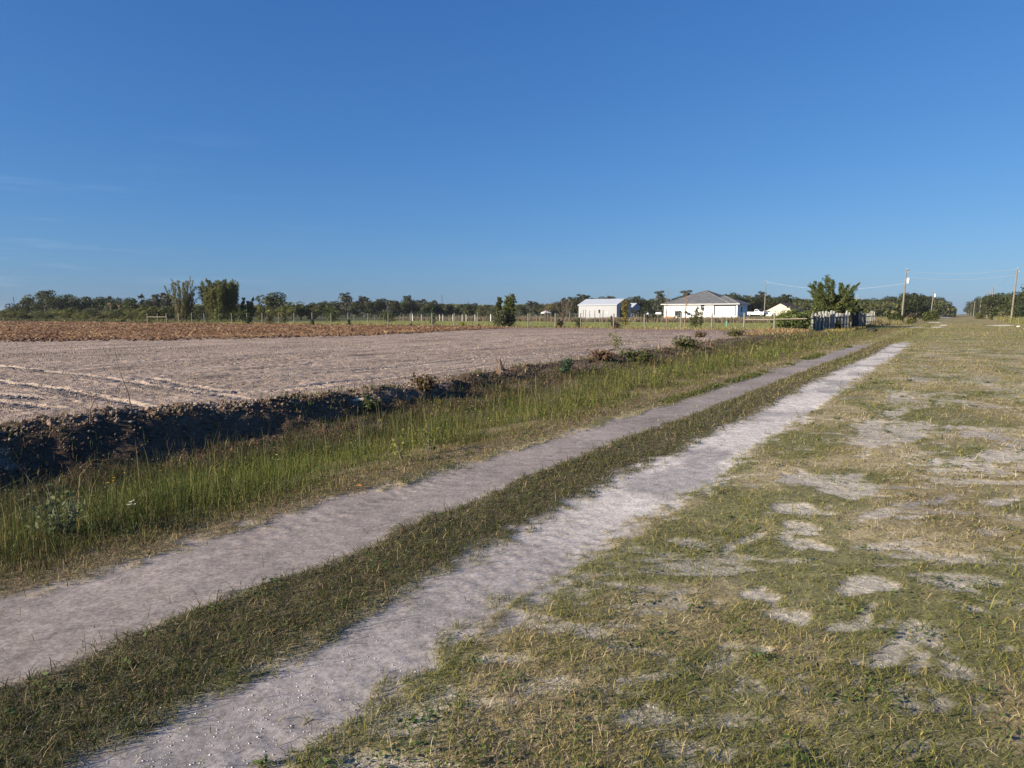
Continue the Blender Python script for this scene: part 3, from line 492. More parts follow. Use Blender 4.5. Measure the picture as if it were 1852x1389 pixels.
# ================================================================== FOLIAGE BUILDERS
def unit(v): return v / np.maximum(np.linalg.norm(v, axis=-1, keepdims=True), 1e-6)
def leaf_quads(P, Nn, size, colr, r_, long=1.0, updir=None):
    """one bent rhombic leaf clump per point: P (n,3), normals Nn, size (n,)"""
    n = len(P); a = r_.normal(0, 1, (n, 3)) if updir is None else updir + r_.normal(0, .25, (n, 3))
    t = unit(a - Nn * np.sum(a * Nn, -1, keepdims=True)); b = np.cross(Nn, t); s = size[:, None]
    V = np.stack([P - t * s * long, P + b * s * r_.uniform(.45, .8, (n, 1)) + Nn * s * .15, P + t * s * long, P - b * s * r_.uniform(.45, .8, (n, 1)) + Nn * s * .15], 1)
    F = np.arange(n)[:, None] * 4 + np.array([[0, 1, 2, 3]])
    return V.reshape(-1, 3), F, np.repeat(colr, 4, 0)
def crown(name, lobes, n, size, pal, w, seed, fill=.62, extra=None):
    r_ = np.random.default_rng(seed); lo = np.array(lobes, float); vol = lo[:, 3] * lo[:, 4] * lo[:, 5]; k = r_.choice(len(lo), n, p=(vol ** .7) / np.sum(vol ** .7))
    d = unit(r_.normal(0, 1, (n, 3))); rad = fill + (1.04 - fill) * r_.uniform(0, 1, (n, 1)) ** .6
    wob = 1 + .22 * (fbm(d[:, 0] * 2.2 + k * 3.1, d[:, 1] * 2.2 + d[:, 2] * 2.7, 3, seed % 97) - .5)[:, None] * 2
    P = lo[k, :3] + d * lo[k, 3:6] * rad * wob
    keep = fbm(P[:, 0] * 9 + seed, P[:, 1] * 9 + P[:, 2] * 8, 3, 5) > .34; P, d, k = P[keep], d[keep], k[keep]; n = len(P)
    Nn = unit(d + r_.normal(0, .55, (n, 3)) + np.array([0, 0, .25])); hue = r_.uniform(.75, 1.25, len(lo))[k][:, None]
    pa = np.asarray(pal, float); C = pa[r_.choice(len(pa), n, p=np.array(w) / np.sum(w))] * hue * r_.uniform(.75, 1.25, (n, 1))
    V, F, CC = leaf_quads(P, Nn, size * r_.uniform(.6, 1.35, n), C, r_)
    if extra is not None:
        V2, F2, C2 = extra; F = np.concatenate([F, F2 + len(V)]); V = np.concatenate([V, V2]); CC = np.concatenate([CC, C2])
    return np_mesh(name, V, [F], CC)
def rl(r_, n, cx, cy, cz, sx, sy, sz, r0, r1, flat=.75):
    return [(cx + r_.normal(0, 1) * sx, cy + r_.normal(0, 1) * sy, cz + r_.normal(0, 1) * sz, *(np.array((1, 1, flat)) * r_.uniform(r0, r1))) for _ in range(n)]
def trunkmb(r_, h, r0, limbs=5, spread=.25, top=.75, lean=.03):
    m = MB(); pts = [(r_.normal(0, lean) * i, r_.normal(0, lean) * i, h * i / 4) for i in range(5)]; m.tube(pts, [r0 * (1.25 - .22 * i) for i in range(5)], 7)
    for i in range(limbs):
        z0 = h * r_.uniform(.45, .95); a = r_.uniform(0, 6.28); sp_ = spread * r_.uniform(.5, 1)
        q = [(0, 0, z0), (math.cos(a) * sp_ * .5, math.sin(a) * sp_ * .5, z0 + (top - z0) * .5), (math.cos(a) * sp_, math.sin(a) * sp_, z0 + (top - z0) * r_.uniform(.75, 1))]
        m.tube(q, [r0 * .55, r0 * .4, r0 * .2], 5)
    return m
OAKP = [(.066, .080, .028), (.048, .062, .024), (.092, .098, .036)]; SCRP = [(.125, .125, .042), (.092, .102, .036), (.160, .148, .058)]
PINP = [(.072, .082, .040), (.105, .102, .068), (.050, .060, .030)]; YELP = [(.145, .150, .040), (.105, .120, .032), (.19, .17, .065)]; MOSS = [(.155, .148, .118), (.115, .115, .085)]
def tmpl_oak(seed):
    r_ = np.random.default_rng(seed); lo = rl(r_, 8, 0, 0, .60, .30, .30, .06, .16, .27) + rl(r_, 6, 0, 0, .80, .16, .16, .04, .12, .19) + rl(r_, 5, 0, 0, .40, .34, .34, .05, .12, .18)
    return trunkmb(r_, .45, .045, 7, .36).mesh('trunk'), crown('crown', lo, 3600, .030, OAKP, (.5, .3, .2), seed)
def tmpl_round(seed):
    r_ = np.random.default_rng(seed); lo = rl(r_, 7, 0, 0, .62, .16, .16, .12, .16, .25, .9) + rl(r_, 5, 0, 0, .38, .20, .20, .08, .15, .21) + [(0, 0, .80, .17, .17, .17)]
    return trunkmb(r_, .4, .035, 4, .2).mesh('trunk'), crown('crown', lo, 2600, .032, OAKP, (.45, .3, .25), seed)
def tmpl_pine(seed, bare=.45):
    r_ = np.random.default_rng(seed); n = 6; lo = []
    for i in range(n):
        z = bare + (1 - bare) * (i + .5) / n; w_ = .16 * (1.15 - abs(z - .75)); a = r_.uniform(0, 6.28)
        lo += [(math.cos(a) * w_ * .8, math.sin(a) * w_ * .8, z, w_, w_, .055), (-math.cos(a) * w_ * .6, -math.sin(a) * w_ * .6, z + .03, w_ * .7, w_ * .7, .05)]
    k = 170; P = np.stack([r_.normal(0, .13, k), r_.normal(0, .13, k), r_.uniform(bare - .1, .85, k)], -1); Nn = unit(np.stack([r_.normal(0, 1, k), r_.normal(0, 1, k), np.zeros(k)], -1))
    ex = leaf_quads(P, Nn, r_.uniform(.02, .045, k), np.asarray(MOSS)[r_.integers(0, 2, k)] * r_.uniform(.8, 1.2, (k, 1)), r_, 1.7, np.tile([0, 0, 1.], (k, 1)))
    return trunkmb(r_, .92, .020, 8, .18, .95, .012).mesh('trunk'), crown('crown', lo, 1400, .026, PINP, (.45, .3, .25), seed, .3, ex)
def tmpl_scrub(seed, pal=SCRP):
    r_ = np.random.default_rng(seed); lo = rl(r_, 9, 0, 0, .45, .30, .30, .10, .16, .27, .9) + rl(r_, 4, 0, 0, .72, .18, .18, .05, .12, .2)
    return trunkmb(r_, .35, .03, 6, .35).mesh('trunk'), crown('crown', lo, 2200, .038, pal, (.45, .35, .2), seed)
def tmpl_palm(seed):
    r_ = np.random.default_rng(seed); m = MB(); m.tube([(0, 0, 0), (.01, 0, .35), (.0, .01, .72)], [.040, .030, .028], 8)
    V, F, C = [], [], []; n = 0
    for i in range(44):
        d = unit(r_.normal(0, 1, 3) * np.array([1, 1, .75]) + np.array([0, 0, .30])); side = unit(np.cross(d, [0, 0, 1.0]) + 1e-3); up = np.cross(side, d); o = np.array([0, 0, .74]); c = np.array((.050, .064, .024)) * r_.uniform(.6, 1.35)
        if d[2] < -.35: c = np.array((.20, .15, .08)) * r_.uniform(.7, 1.1)
        l0 = r_.uniform(.10, .15)
        for j in range(7):
            t = (j - 3) / 3 * 1.15; e = unit(d * math.cos(t) + side * math.sin(t)); p = o + d * l0
            q = p + e * .14 * (1.05 - .12 * abs(j - 3)) - np.array([0, 0, .03]); wv = unit(np.cross(e, up)) * .014
            V += [p - wv * .5, p + wv * .5, (p + q) / 2 + wv, q, (p + q) / 2 - wv]; F.append([n, n + 1, n + 2, n + 3, n + 4]); C += [c] * 5; n += 5
    return m.mesh('trunk'), np_mesh('crown', np.array(V), [np.array(F)], np.array(C))
TM = {'oak': [tmpl_oak(s) for s in (11, 12)], 'round': [tmpl_round(s) for s in (21, 22, 23, 24)], 'pine': [tmpl_pine(31, .45), tmpl_pine(32, .35), tmpl_pine(33, .55), tmpl_pine(34, .4)],
      'scrub': [tmpl_scrub(s) for s in (41, 42, 43)], 'yellow': [tmpl_scrub(s, YELP) for s in (51, 52)], 'palm': [tmpl_palm(s) for s in (61, 62)]}
for k in TM:
    for tr_, cr_ in TM[k]: tr_.materials.append(PALEBARK if k in ('pine', 'palm') else BARK); cr_.materials.append(LEAF)
ti = 0
def plant(kind, name, x, y, h, w, label, cat, group=None, var=None):
    global ti
    ti += 1; tr_, cr_ = TM[kind][(ti if var is None else var) % len(TM[kind])]
    o = thing(name, label, cat, (x, y, gz(x, y) - .05), random.uniform(0, 6.28), group); o.scale = (w, w, h)
    link('trunk', tr_, None, o); link('crown', cr_, None, o); return o
# ------------------------------------------------------------------ the far treeline, tree by tree: photo x, top y, kind, distance
LAND = [(-20, 'left picture edge'), (90, 'big spreading oak'), (330, 'tall thin bamboo clump'), (400, 'bushy bamboo clump'), (492, 'dark round oak'), (626, 'tall lone mossy pine'), (915, 'two-stemmed tree'),
        (1088, 'white metal barn'), (1192, 'tall gap pine'), (1275, 'white house'), (1383, 'slim grey pole'), (1505, 'feathery green bamboo'), (1632, 'tall transformer pole'), (1700, 'left roadside wood')]
KD = {'round': ('tree', 'dark round tree'), 'pine': ('pine_tree', 'sparse mossy pine'), 'scrub': ('scrub_tree', 'low olive scrub tree'), 'yellow': ('shrub', 'pale yellow-green shrub'),
      'palm': ('palm_tree', 'ball-headed cabbage palm'), 'oak': ('oak_tree', 'broad dark oak')}
cnt = {}
def lab(kind, px, what='treeline'):
    l0 = [t for t in LAND if t[0] <= px][-1]; key = (kind, l0[1], what); cnt[key] = cnt.get(key, 0) + 1
    return '%s in the %s, %s such right of the %s' % (KD[kind][1], what, ORD[cnt[key] - 1], l0[1])
plant('oak', 'oak_tree', *at(84, 290), zat(523, 290), 13.5, 'big spreading oak with grey-green crown at the left end of the treeline', 'oak tree', None, 0)
plant('oak', 'oak_tree', *at(48, 292), zat(537, 292), 9.5, 'lower oak touching the left side of the big spreading oak', 'oak tree', None, 1)
plant('round', 'oak_tree', *at(492, 230), zat(527, 230), 11.5, 'dark round oak standing alone right of the bushy bamboo clump', 'oak tree', None, 2)
FT = [(8, 563, 'scrub', 300), (22, 559, 'scrub', 300), (33, 556, 'round', 310), (126, 540, 'round', 300), (141, 536, 'round', 290), (160, 539, 'round', 305), (178, 539, 'round', 300), (190, 536, 'round', 310), (201, 533, 'palm', 250), (211, 541, 'round', 260), (217, 535, 'palm', 255),
      (228, 543, 'round', 260), (240, 539, 'round', 235), (257, 529, 'palm', 235), (247, 541, 'palm', 240), (269, 540, 'round', 240), (284, 534, 'pine', 240), (297, 531, 'pine', 245), (306, 535, 'pine', 240), (316, 549, 'scrub', 240), (352, 550, 'scrub', 230), (366, 552, 'scrub', 250), (452, 549, 'scrub', 230),
      (468, 548, 'yellow', 210), (531, 543, 'yellow', 210), (545, 544, 'yellow', 215), (556, 552, 'scrub', 260), (568, 549, 'round', 330), (578, 547, 'round', 330), (590, 546, 'round', 330), (601, 544, 'round', 320), (612, 551, 'scrub', 330), (626, 531, 'pine', 330), (642, 548, 'round', 330), (655, 537, 'pine', 335),
      (663, 540, 'pine', 330), (672, 543, 'round', 330), (686, 542, 'pine', 340), (698, 540, 'round', 345), (705, 544, 'pine', 330), (716, 544, 'round', 340), (728, 545, 'round', 335), (738, 536, 'pine', 340), (748, 541, 'round', 345), (757, 544, 'pine', 340), (766, 542, 'pine', 340), (774, 546, 'round', 335), (786, 544, 'pine', 345), (796, 549, 'round', 345),
      (810, 551, 'round', 350), (820, 554, 'scrub', 350), (834, 550, 'round', 350), (848, 548, 'round', 340), (860, 553, 'scrub', 340), (873, 552, 'scrub', 340), (884, 553, 'scrub', 335), (946, 552, 'round', 350), (958, 545, 'pine', 360), (968, 547, 'pine', 360), (976, 549, 'round', 355), (992, 550, 'scrub', 350), (1006, 547, 'round', 350), (1020, 540, 'pine', 350), (1030, 538, 'pine', 345),
      (1042, 538, 'round', 345), (1049, 533, 'pine', 345), (1058, 535, 'pine', 340), (1072, 540, 'pine', 350), (1084, 538, 'round', 355), (1095, 538, 'round', 350), (1103, 537, 'pine', 350), (1118, 541, 'round', 350), (1131, 541, 'round', 350), (1146, 539, 'round', 340), (1152, 537, 'pine', 340), (1165, 541, 'round', 340), (1178, 540, 'round', 340), (1193, 527, 'pine', 335), (1206, 539, 'round', 335),
      (1218, 538, 'round', 340), (1229, 535, 'round', 340), (1242, 526, 'pine', 340), (1256, 540, 'round', 345), (1326, 529, 'round', 320), (1333, 532, 'round', 325), (1348, 535, 'pine', 330), (1358, 537, 'round', 325), (1368, 534, 'pine', 325), (1376, 529, 'pine', 325), (1388, 535, 'pine', 325), (1399, 536, 'round', 320), (1412, 533, 'round', 320), (1420, 534, 'pine', 320), (1430, 539, 'round', 320), (1441, 541, 'round', 320),
      (1453, 541, 'round', 315), (1464, 543, 'round', 315), (1478, 543, 'round', 315), (1536, 543, 'round', 310), (1549, 541, 'round', 310), (1561, 542, 'round', 310), (1573, 541, 'round', 315), (1586, 541, 'round', 310), (1597, 540, 'round', 315), (1610, 540, 'round', 320), (1622, 538, 'round', 320), (1634, 534, 'pine', 330), (1643, 535, 'pine', 330), (1650, 532, 'pine', 335), (1657, 536, 'round', 335), (1667, 537, 'pine', 340), (1676, 537, 'pine', 345)]
for px, ty, kd, Yd in FT:
    nm, _ = KD[kd]; x, y = at(px, Yd); h = zat(ty, Yd) + .2; h = max(h, 3.5)
    w = {'round': 1.12, 'pine': .9, 'scrub': 1.3, 'yellow': 1.25, 'palm': .62, 'oak': 1.2}[kd] * h * random.uniform(.9, 1.12)
    plant(kd, nm, x, y, h, w, lab(kd, px), {'round': 'tree', 'scrub': 'tree', 'yellow': 'shrub', 'palm': 'palm tree', 'pine': 'pine tree'}[kd], 'trees of the far treeline')
# low scrub in front of the treeline at the left
n_ = 0
for px, ty, kd, Yd in [(12, 566, 'scrub', 215), (30, 563, 'scrub', 225), (50, 557, 'yellow', 230), (64, 564, 'scrub', 205), (78, 559, 'yellow', 225), (96, 558, 'scrub', 235), (110, 556, 'yellow', 230), (124, 563, 'scrub', 205), (140, 553, 'yellow', 225), (150, 556, 'scrub', 215), (166, 560, 'yellow', 200), (178, 553, 'scrub', 225), (192, 556, 'scrub', 215),
                     (205, 563, 'yellow', 190), (218, 552, 'yellow', 220), (230, 556, 'scrub', 205), (243, 563, 'yellow', 185), (255, 557, 'scrub', 195), (268, 548, 'yellow', 200), (282, 551, 'yellow', 195), (296, 553, 'yellow', 190), (305, 551, 'yellow', 190), (236, 566, 'yellow', 180), (188, 567, 'scrub', 188), (152, 567, 'yellow', 192), (205, 569, 'scrub', 182), (262, 568, 'yellow', 176)]:
    x, y = at(px, Yd); h = max(zat(ty, Yd), 1.6); n_ += 1
    plant(kd, 'shrub', x, y, h, h * random.uniform(1.6, 2.1) * 1.0, '%s in the scrub behind the mulch, %s from the left edge' % ({'scrub': 'olive-green rounded shrub', 'yellow': 'yellow-green loose shrub'}[kd], ORD[n_ - 1]), 'shrub', 'shrubs behind the mulch field')
for px, lb in ((44, 'dark palmetto clump at the mulch edge below the big oak, left one'), (91, 'dark palmetto clump at the mulch edge below the big oak, right one')):
    x, y = at(px, 190); o = plant('round', 'palmetto_clump', x, y, 1.9, 4.2, lb, 'palmetto', 'palmetto clumps at the mulch edge')
# trees lining the far end of the road
for side, us, nm in ((1, [300, 318, 338, 360, 385, 415, 450, 490, 540, 600, 670, 760, 860, 980, 1120, 1300], 'left'), (-1, [255, 275, 298, 322, 350, 382, 420, 465, 520, 585, 660, 750, 860, 990, 1140, 1320], 'right')):
    for i, u in enumerate(us):
        for row in (0, 1):
            v = side * (12.5 + 8 * row + random.uniform(0, 3)) if side > 0 else -(15.5 + 9 * row + random.uniform(0, 4)); uu = u + random.uniform(-6, 6) + row * 9; x, y = XY(uu, v)
            kd = random.choice(['round', 'round', 'round', 'pine']); h = min(4.6 + uu * .0142, 17) * random.uniform(.84, 1.08) if side > 0 else min(5.6 + uu * .0125, 16) * random.uniform(.84, 1.08)
            plant(kd, KD[kd][0], x, y, h, h * (1.05 if kd == 'round' else .8), '%s in the %s row along far road, %s from its start' % (KD[kd][1], ('inner ' if row == 0 else 'outer ') + nm, ORD[i]), 'tree' if kd == 'round' else 'pine tree', 'trees lining the far road')
# the woodland mass behind, one leafy mass nobody could count
r_ = np.random.default_rng(77); n = 52000; px = r_.uniform(-420, 1725, n); Yd = r_.uniform(375, 440, n)
prof = np.interp(px, [-420, 0, 60, 200, 330, 560, 640, 800, 900, 1020, 1100, 1250, 1400, 1500, 1640, 1700, 1725], [560, 562, 552, 548, 552, 553, 547, 551, 555, 547, 544, 543, 540, 545, 541, 545, 556]) + 8 * (fbm(px * .045, 0 * px, 4, 301) - .5)
hx = np.maximum(CAMH + (HOR - prof) * Yd / F, 1.5); z = hx * r_.uniform(0, 1, n) ** .7; xx = (px - CX) / F * Yd; P = np.stack([xx, Yd, z], -1)
V, Fq, C = leaf_quads(P, unit(r_.normal(0, 1, (n, 3)) + np.array([-.3, -.9, .5])), r_.uniform(.35, .95, n), np.asarray(OAKP + SCRP)[r_.integers(0, 6, n)] * r_.uniform(.7, 1.2, (n, 1)), r_)
o = link('distant_woodland', np_mesh('distant_woodland', V, [Fq], C), LEAF); o['kind'] = 'stuff'
for side in (1, -1):
    n = 22000; u = np.exp(r_.uniform(math.log(295 if side > 0 else 245), math.log(1500), n)); v = side * (16 + r_.uniform(0, 1, n) ** 1.3 * 45); h = np.minimum(3.2 + u * .0125, 15) * (.6 + .5 * fbm(u * .05, v * .08, 3, 303)); z = h * r_.uniform(0, 1, n) ** .7
    xx, yy = XY(u, v); V, Fq, C = leaf_quads(np.stack([xx, yy, z], -1), unit(r_.normal(0, 1, (n, 3)) + np.array([-.5, -.6, .5])), r_.uniform(.4, 1.0, n), np.asarray(OAKP + SCRP)[r_.integers(0, 6, n)] * r_.uniform(.7, 1.2, (n, 1)), r_)
    o = link('roadside_woodland', np_mesh('roadside_woodland', V, [Fq], C), LEAF); o['kind'] = 'stuff'
# ------------------------------------------------------------------ bamboo
def bamboo(px, Yd, toppx, halfpx, ncul, label, seed, pal, dens, lean=.55, leafy=(.15, 1.0), leaf=.26, bendy=.25, thin=1.0):
    r_ = np.random.default_rng(seed); x, y = at(px, Yd); o = thing('bamboo_clump', label, 'bamboo', (x, y, gz(x, y))); H = zat(toppx, Yd); Wd = halfpx / F * Yd; VV, FF, CC = [], [], []; off = 0
    for i in range(ncul):
        a = r_.uniform(0, 6.28); rr_ = r_.uniform(.05, 1) ** .5; h = H * r_.uniform(.55, 1.0) * (1 - .10 * rr_); wig = r_.normal(0, .06, 2) * Wd; bx, by = math.cos(a) * rr_ * Wd * .42, math.sin(a) * rr_ * Wd * .42; a2 = a + r_.normal(0, .5); tx_, ty_ = math.cos(a2) * rr_ * Wd * lean * 1.5, math.sin(a2) * rr_ * Wd * lean * 1.5
        ts = np.linspace(0, 1, 7); pts = np.stack([bx + (tx_ - bx) * ts ** 1.6 + wig[0] * np.sin(ts * 5), by + (ty_ - by) * ts ** 1.6 + wig[1] * np.sin(ts * 4), h * (ts - bendy * .25 * ts ** 4)], -1)
        MB().tube([tuple(p) for p in pts], [.055 - .044 * t for t in ts], 5).build('culm', POSTW if i % 3 else PALEBARK, o)
        k = int(dens * h); t = leafy[0] + (leafy[1] - leafy[0]) * r_.uniform(0, 1, k) ** .8; P = np.stack([np.interp(t, ts, pts[:, j]) for j in range(3)], -1); sprd = (.05 + .55 * thin * r_.uniform(.4, 1.2) * np.clip(1.06 - t, 0, 1)[:, None] ** .8 * np.clip(t * 6, 0, 1)[:, None]) * (Wd / 3.2)
        nc = max(6, k // 14); ci = r_.integers(0, nc, k); dc = r_.normal(0, 1, (nc, 3)); tcn = r_.uniform(leafy[0], leafy[1], nc) ** .85; t = np.clip(tcn[ci] + r_.normal(0, .025, k), 0, 1); P = np.stack([np.interp(t, ts, pts[:, j]) for j in range(3)], -1); sprd = sprd[ci]; sprd = (.10 + .60 * thin * np.clip(1.08 - t, 0, 1)[:, None] ** .7 * np.clip(t * 6, 0, 1)[:, None]) * (Wd / 3.2); d = dc[ci] * np.array([1, 1, .45]) + r_.normal(0, .33, (k, 3)) + np.array([0, 0, -.1]); P = P + d * sprd * .8; Nn = unit(r_.normal(0, 1, (k, 3)) + np.array([0, 0, .4])); up = unit(d + np.array([0, 0, .35]))
        C = np.asarray(pal)[r_.integers(0, len(pal), k)] * r_.uniform(.7, 1.3, (k, 1)); V, Fq, C2 = leaf_quads(P, Nn, leaf * .55 * r_.uniform(.5, 1.2, k), C, r_, 2.6, up); VV.append(V); FF.append(Fq + off); CC.append(C2); off += len(V)
    link('foliage', np_mesh('foliage', np.concatenate(VV), [np.concatenate(FF)], np.concatenate(CC)), LEAF, o); return o
BP1 = [(.21, .20, .08), (.17, .17, .06), (.26, .225, .10)]; BP2 = [(.155, .165, .052), (.11, .125, .04), (.21, .205, .075)]; BP3 = [(.13, .165, .045), (.09, .125, .034), (.20, .22, .065)]
bamboo(331, 160, 494, 24, 30, 'tall thin bamboo clump with bare feathery tips, olive and yellowish', 401, BP1, 55, .78, (.03, 1.0), .16, .03, .55)
bamboo(400, 162, 498, 36, 90, 'bushy dark green bamboo clump, broad and dense, right of the thin clump', 402, BP2, 95, .66, (.0, 1.0), .20, .10, .95)
bamboo(444, 166, 530, 17, 16, 'small dark bamboo leaning off the right side of the bushy clump', 403, BP2, 60, .9, (.05, 1.0), .24, .3)
bamboo(1503, 90, 484, 30, 52, 'feathery green bamboo with drooping tips behind the grey slab fence', 404, BP3, 105, .95, (.05, 1.0), .14, .42, .95)
bamboo(1530, 97, 518, 16, 10, 'small leaning bamboo at the right side of the feathery bamboo', 405, BP3, 90, 1.4, (.2, 1.0), .16, .8)
# ------------------------------------------------------------------ bushes, saplings and weeds that stand out
def leafy(name, px, Yd, top, halfpx, label, cat, seed, pal, n=700, leaf=.10, stems=4, base=0, zb=None, group=None, col_=None, lowfill=.12):
    """a plant of several stems with leaves spread up along them"""
    r_ = np.random.default_rng(seed); x, y = at(px, Yd); z0 = gz(x, y) if zb is None else zb; o = thing(name, label, cat, (x, y, z0), 0, group); H = max(zat(top, Yd) - z0, .2); Wd = halfpx / F * Yd; P = []
    for i in range(stems):
        a = r_.uniform(0, 6.28); rr_ = r_.uniform(.2, 1) if stems > 1 else .1; h = H * (1 if i == 0 else r_.uniform(.6, 1)); ts = np.linspace(0, 1, 5); pts = np.stack([math.cos(a) * rr_ * Wd * .7 * ts ** 1.2, math.sin(a) * rr_ * Wd * .7 * ts ** 1.2, h * ts], -1)
        MB().tube([tuple(p) for p in pts], [max(.012, .02 * H / 2) * (1 - .7 * t) for t in ts], 5).build('stem', col_ or BARK, o)
        k = n // stems; t = lowfill + (1 - lowfill) * r_.uniform(0, 1, k) ** .8; q = np.stack([np.interp(t, ts, pts[:, j]) for j in range(3)], -1); d = r_.normal(0, 1, (k, 3)); d[:, 2] *= .6; q = q + d * Wd * .42 * (1.15 - .75 * t)[:, None]; q[:, 2] = np.maximum(q[:, 2], .03); P.append(q)
    P = np.concatenate(P); keep = fbm(P[:, 0] * 2.4 / max(Wd, .2) + seed, P[:, 2] * 2.2 / max(Wd, .2) + P[:, 1], 3, 7) > .36; P = P[keep]; k = len(P)
    C = np.asarray(pal)[r_.integers(0, len(pal), k)] * r_.uniform(.7, 1.3, (k, 1)); V, Fq, C2 = leaf_quads(P, unit(r_.normal(0, 1, (k, 3)) + np.array([-.2, -.2, .4])), leaf * r_.uniform(.6, 1.3, k), C, r_, 1.1); link('foliage', np_mesh('foliage', V, [Fq], C2), LEAF, o); return o
G1 = [(.060, .085, .024), (.085, .105, .028), (.045, .062, .02)]; G2 = [(.15, .17, .04), (.11, .13, .03), (.19, .18, .06)]; GB = [(.11, .075, .04), (.16, .11, .06), (.07, .055, .03)]; GT = [(.045, .085, .05), (.07, .11, .06)]; GG = [(.17, .15, .10), (.12, .115, .07), (.20, .17, .13)]
leafy('tree', 921, 93, 533, 13, 'taller right stem of the two-stemmed bushy tree growing through the wire fence', 'tree', 501, G1 + [(.13, .12, .03)], 2600, .15, 5)
leafy('tree', 901, 94, 537, 8, 'shorter left stem of the two-stemmed bushy tree at the wire fence', 'tree', 502, G1 + [(.11, .11, .03)], 1000, .14, 3)
leafy('shrub', 910, 92, 563, 20, 'wide grey-green bush at the foot of the two-stemmed tree', 'shrub', 503, [(.07, .08, .04), (.09, .095, .05)], 1900, .12, 8)
leafy('sapling', 1131, 90, 541, 7, 'tall yellow-leaved sapling in front of the right end of the white barn', 'sapling', 504, [(.24, .19, .045), (.17, .16, .04), (.28, .22, .07)], 900, .12, 2)
leafy('shrub', 1257, 86, 556, 10, 'leafy yellow-green shrub in the wire fence before the white house', 'shrub', 505, G2 + G1, 900, .10, 4)
leafy('shrub', 1268, 86, 554, 5, 'thin upright shoot right beside the leafy shrub before the white house', 'shrub', 506, G1, 260, .09, 2)
leafy('shrub', 1012, 88, 577, 8, 'brown half-dry bush at the wire fence left of the white barn', 'shrub', 507, GB + G1[:1], 700, .09, 6)
leafy('shrub', 1047, 87, 575, 7, 'small green bush at the wire fence before the left end of the barn', 'shrub', 508, G1, 520, .09, 5)
leafy('shrub', 1107, 88, 571, 3, 'narrow dark green plant tied to a fence post before the barn', 'plant', 509, GT, 300, .08, 2)
leafy('brush_pile', 1113, 86, 583, 15, 'low brown brush heap at the fence foot before the white barn', 'brush', 510, GB, 900, .09, 9)
leafy('sapling', 391, 118, 558, 6, 'young bright-leaved tree at the fence before the bushy bamboo', 'sapling', 511, [(.17, .21, .07), (.12, .16, .05)], 420, .16, 2)
leafy('sapling', 449, 115, 568, 6, 'blue-green young tree at the fence right of the bushy bamboo', 'sapling', 512, GT + G1, 420, .15, 2)
leafy('shrub', 487, 118, 564, 9, 'loose pale shrub behind the fence before the dark round oak, left one', 'shrub', 513, G2 + GG, 420, .15, 4)
leafy('shrub', 513, 122, 566, 8, 'loose pale shrub behind the fence before the dark round oak, right one', 'shrub', 514, G2 + GG, 420, .15, 4)
leafy('shrub', 566, 106, 577, 5, 'small teal-green plant at a fence post right of the round oak', 'plant', 515, GT, 260, .10, 3)
leafy('shrub', 631, 104, 578, 3, 'small dark plant at a fence post below the tall lone pine', 'plant', 516, GT, 200, .09, 3)
leafy('sapling', 783, 99, 556, 6, 'bright green young tree at a fence post in mid lawn', 'sapling', 517, [(.07, .14, .04), (.10, .16, .05)], 420, .12, 2)
leafy('weed', 836, 96, 582, 5, 'yellow flowering weed at the lawn edge left of the two-stemmed tree', 'weed', 518, [(.34, .33, .05), (.22, .25, .05)], 300, .08, 4)
leafy('weed', 866, 94, 586, 3, 'small dark weed at a fence post left of the two-stemmed tree', 'weed', 519, G1, 160, .07, 3)
leafy('weed', 743, 99, 583, 2.5, 'tiny dark weed at the foot of a fence post in mid lawn', 'weed', 520, G1, 130, .07, 3)
for i, (px, tp, w, lb) in enumerate([(1172, 570, 6, 'green shrub by the lone fence post left of the white house'), (1187, 573, 6, 'green shrub before the pale box left of the white house'), (1180, 568, 4, 'thin green shrub between barn and white house'), (1362, 573, 6, 'olive shrub in the weeds below the pickup truck'), (1383, 572, 5, 'teal-green shrub in the weeds below the slim pole'), (600, 563, 16, 'dark shrub behind the rear lawn edge right of the round oak'), (700, 566, 18, 'dark shrub behind the rear lawn edge right of the lone pine'), (350, 566, 20, 'dark broad shrub behind the fence under the thin bamboo'), (430, 562, 28, 'dark broad shrub behind the fence under the bushy bamboo')]):
    leafy('shrub', px, 150 if px > 1000 else 160, tp, w, lb, 'shrub', 530 + i, G1 + G2[:1], 620, .2, 6)
# leafless brown tree left of the barn
def baretree(px, Yd, top, halfpx, label, seed, name='bare_tree', pal=(.13, .095, .07), nb=34):
    r_ = np.random.default_rng(seed); x, y = at(px, Yd); o = thing(name, label, 'tree' if name == 'bare_tree' else 'sapling', (x, y, gz(x, y))); H = zat(top, Yd); Wd = halfpx / F * Yd; m = MB(); tw = MB()
    m.tube([(0, 0, 0), (.05, 0, H * .25), (0, .05, H * .45)], [.03 * H / 2, .022 * H / 2, .014 * H / 2], 6)
    for i in range(nb):
        a = r_.uniform(0, 6.28); z0 = H * r_.uniform(.05, .4); e = np.array([math.cos(a) * Wd * r_.uniform(.3, 1), math.sin(a) * Wd * .7, H * r_.uniform(.6, 1)]); s0 = np.array([0, 0, z0]); mid = (s0 + e) / 2 + np.array([math.cos(a), math.sin(a), 0]) * Wd * .15
        tw.tube([tuple(s0), tuple(mid), tuple(e)], [.008 * H, .005 * H, .002 * H], 4)
        for j in range(5):
            t = r_.uniform(.35, .95); p = mid + (e - mid) * t; q = p + np.array([r_.normal(0, .14), r_.normal(0, .14), r_.uniform(.08, .25)]) * H * .5; tw.tube([tuple(p), tuple(q)], [.003 * H, .0012 * H], 3)
    mt = m_plain(name + '_bark', pal, .95, .3, 5); m.build('trunk', mt, o); tw.build('branches', mt, o); return o
baretree(1018, 150, 541, 25, 'leafless brown tree with many thin branches left of the white barn', 601)
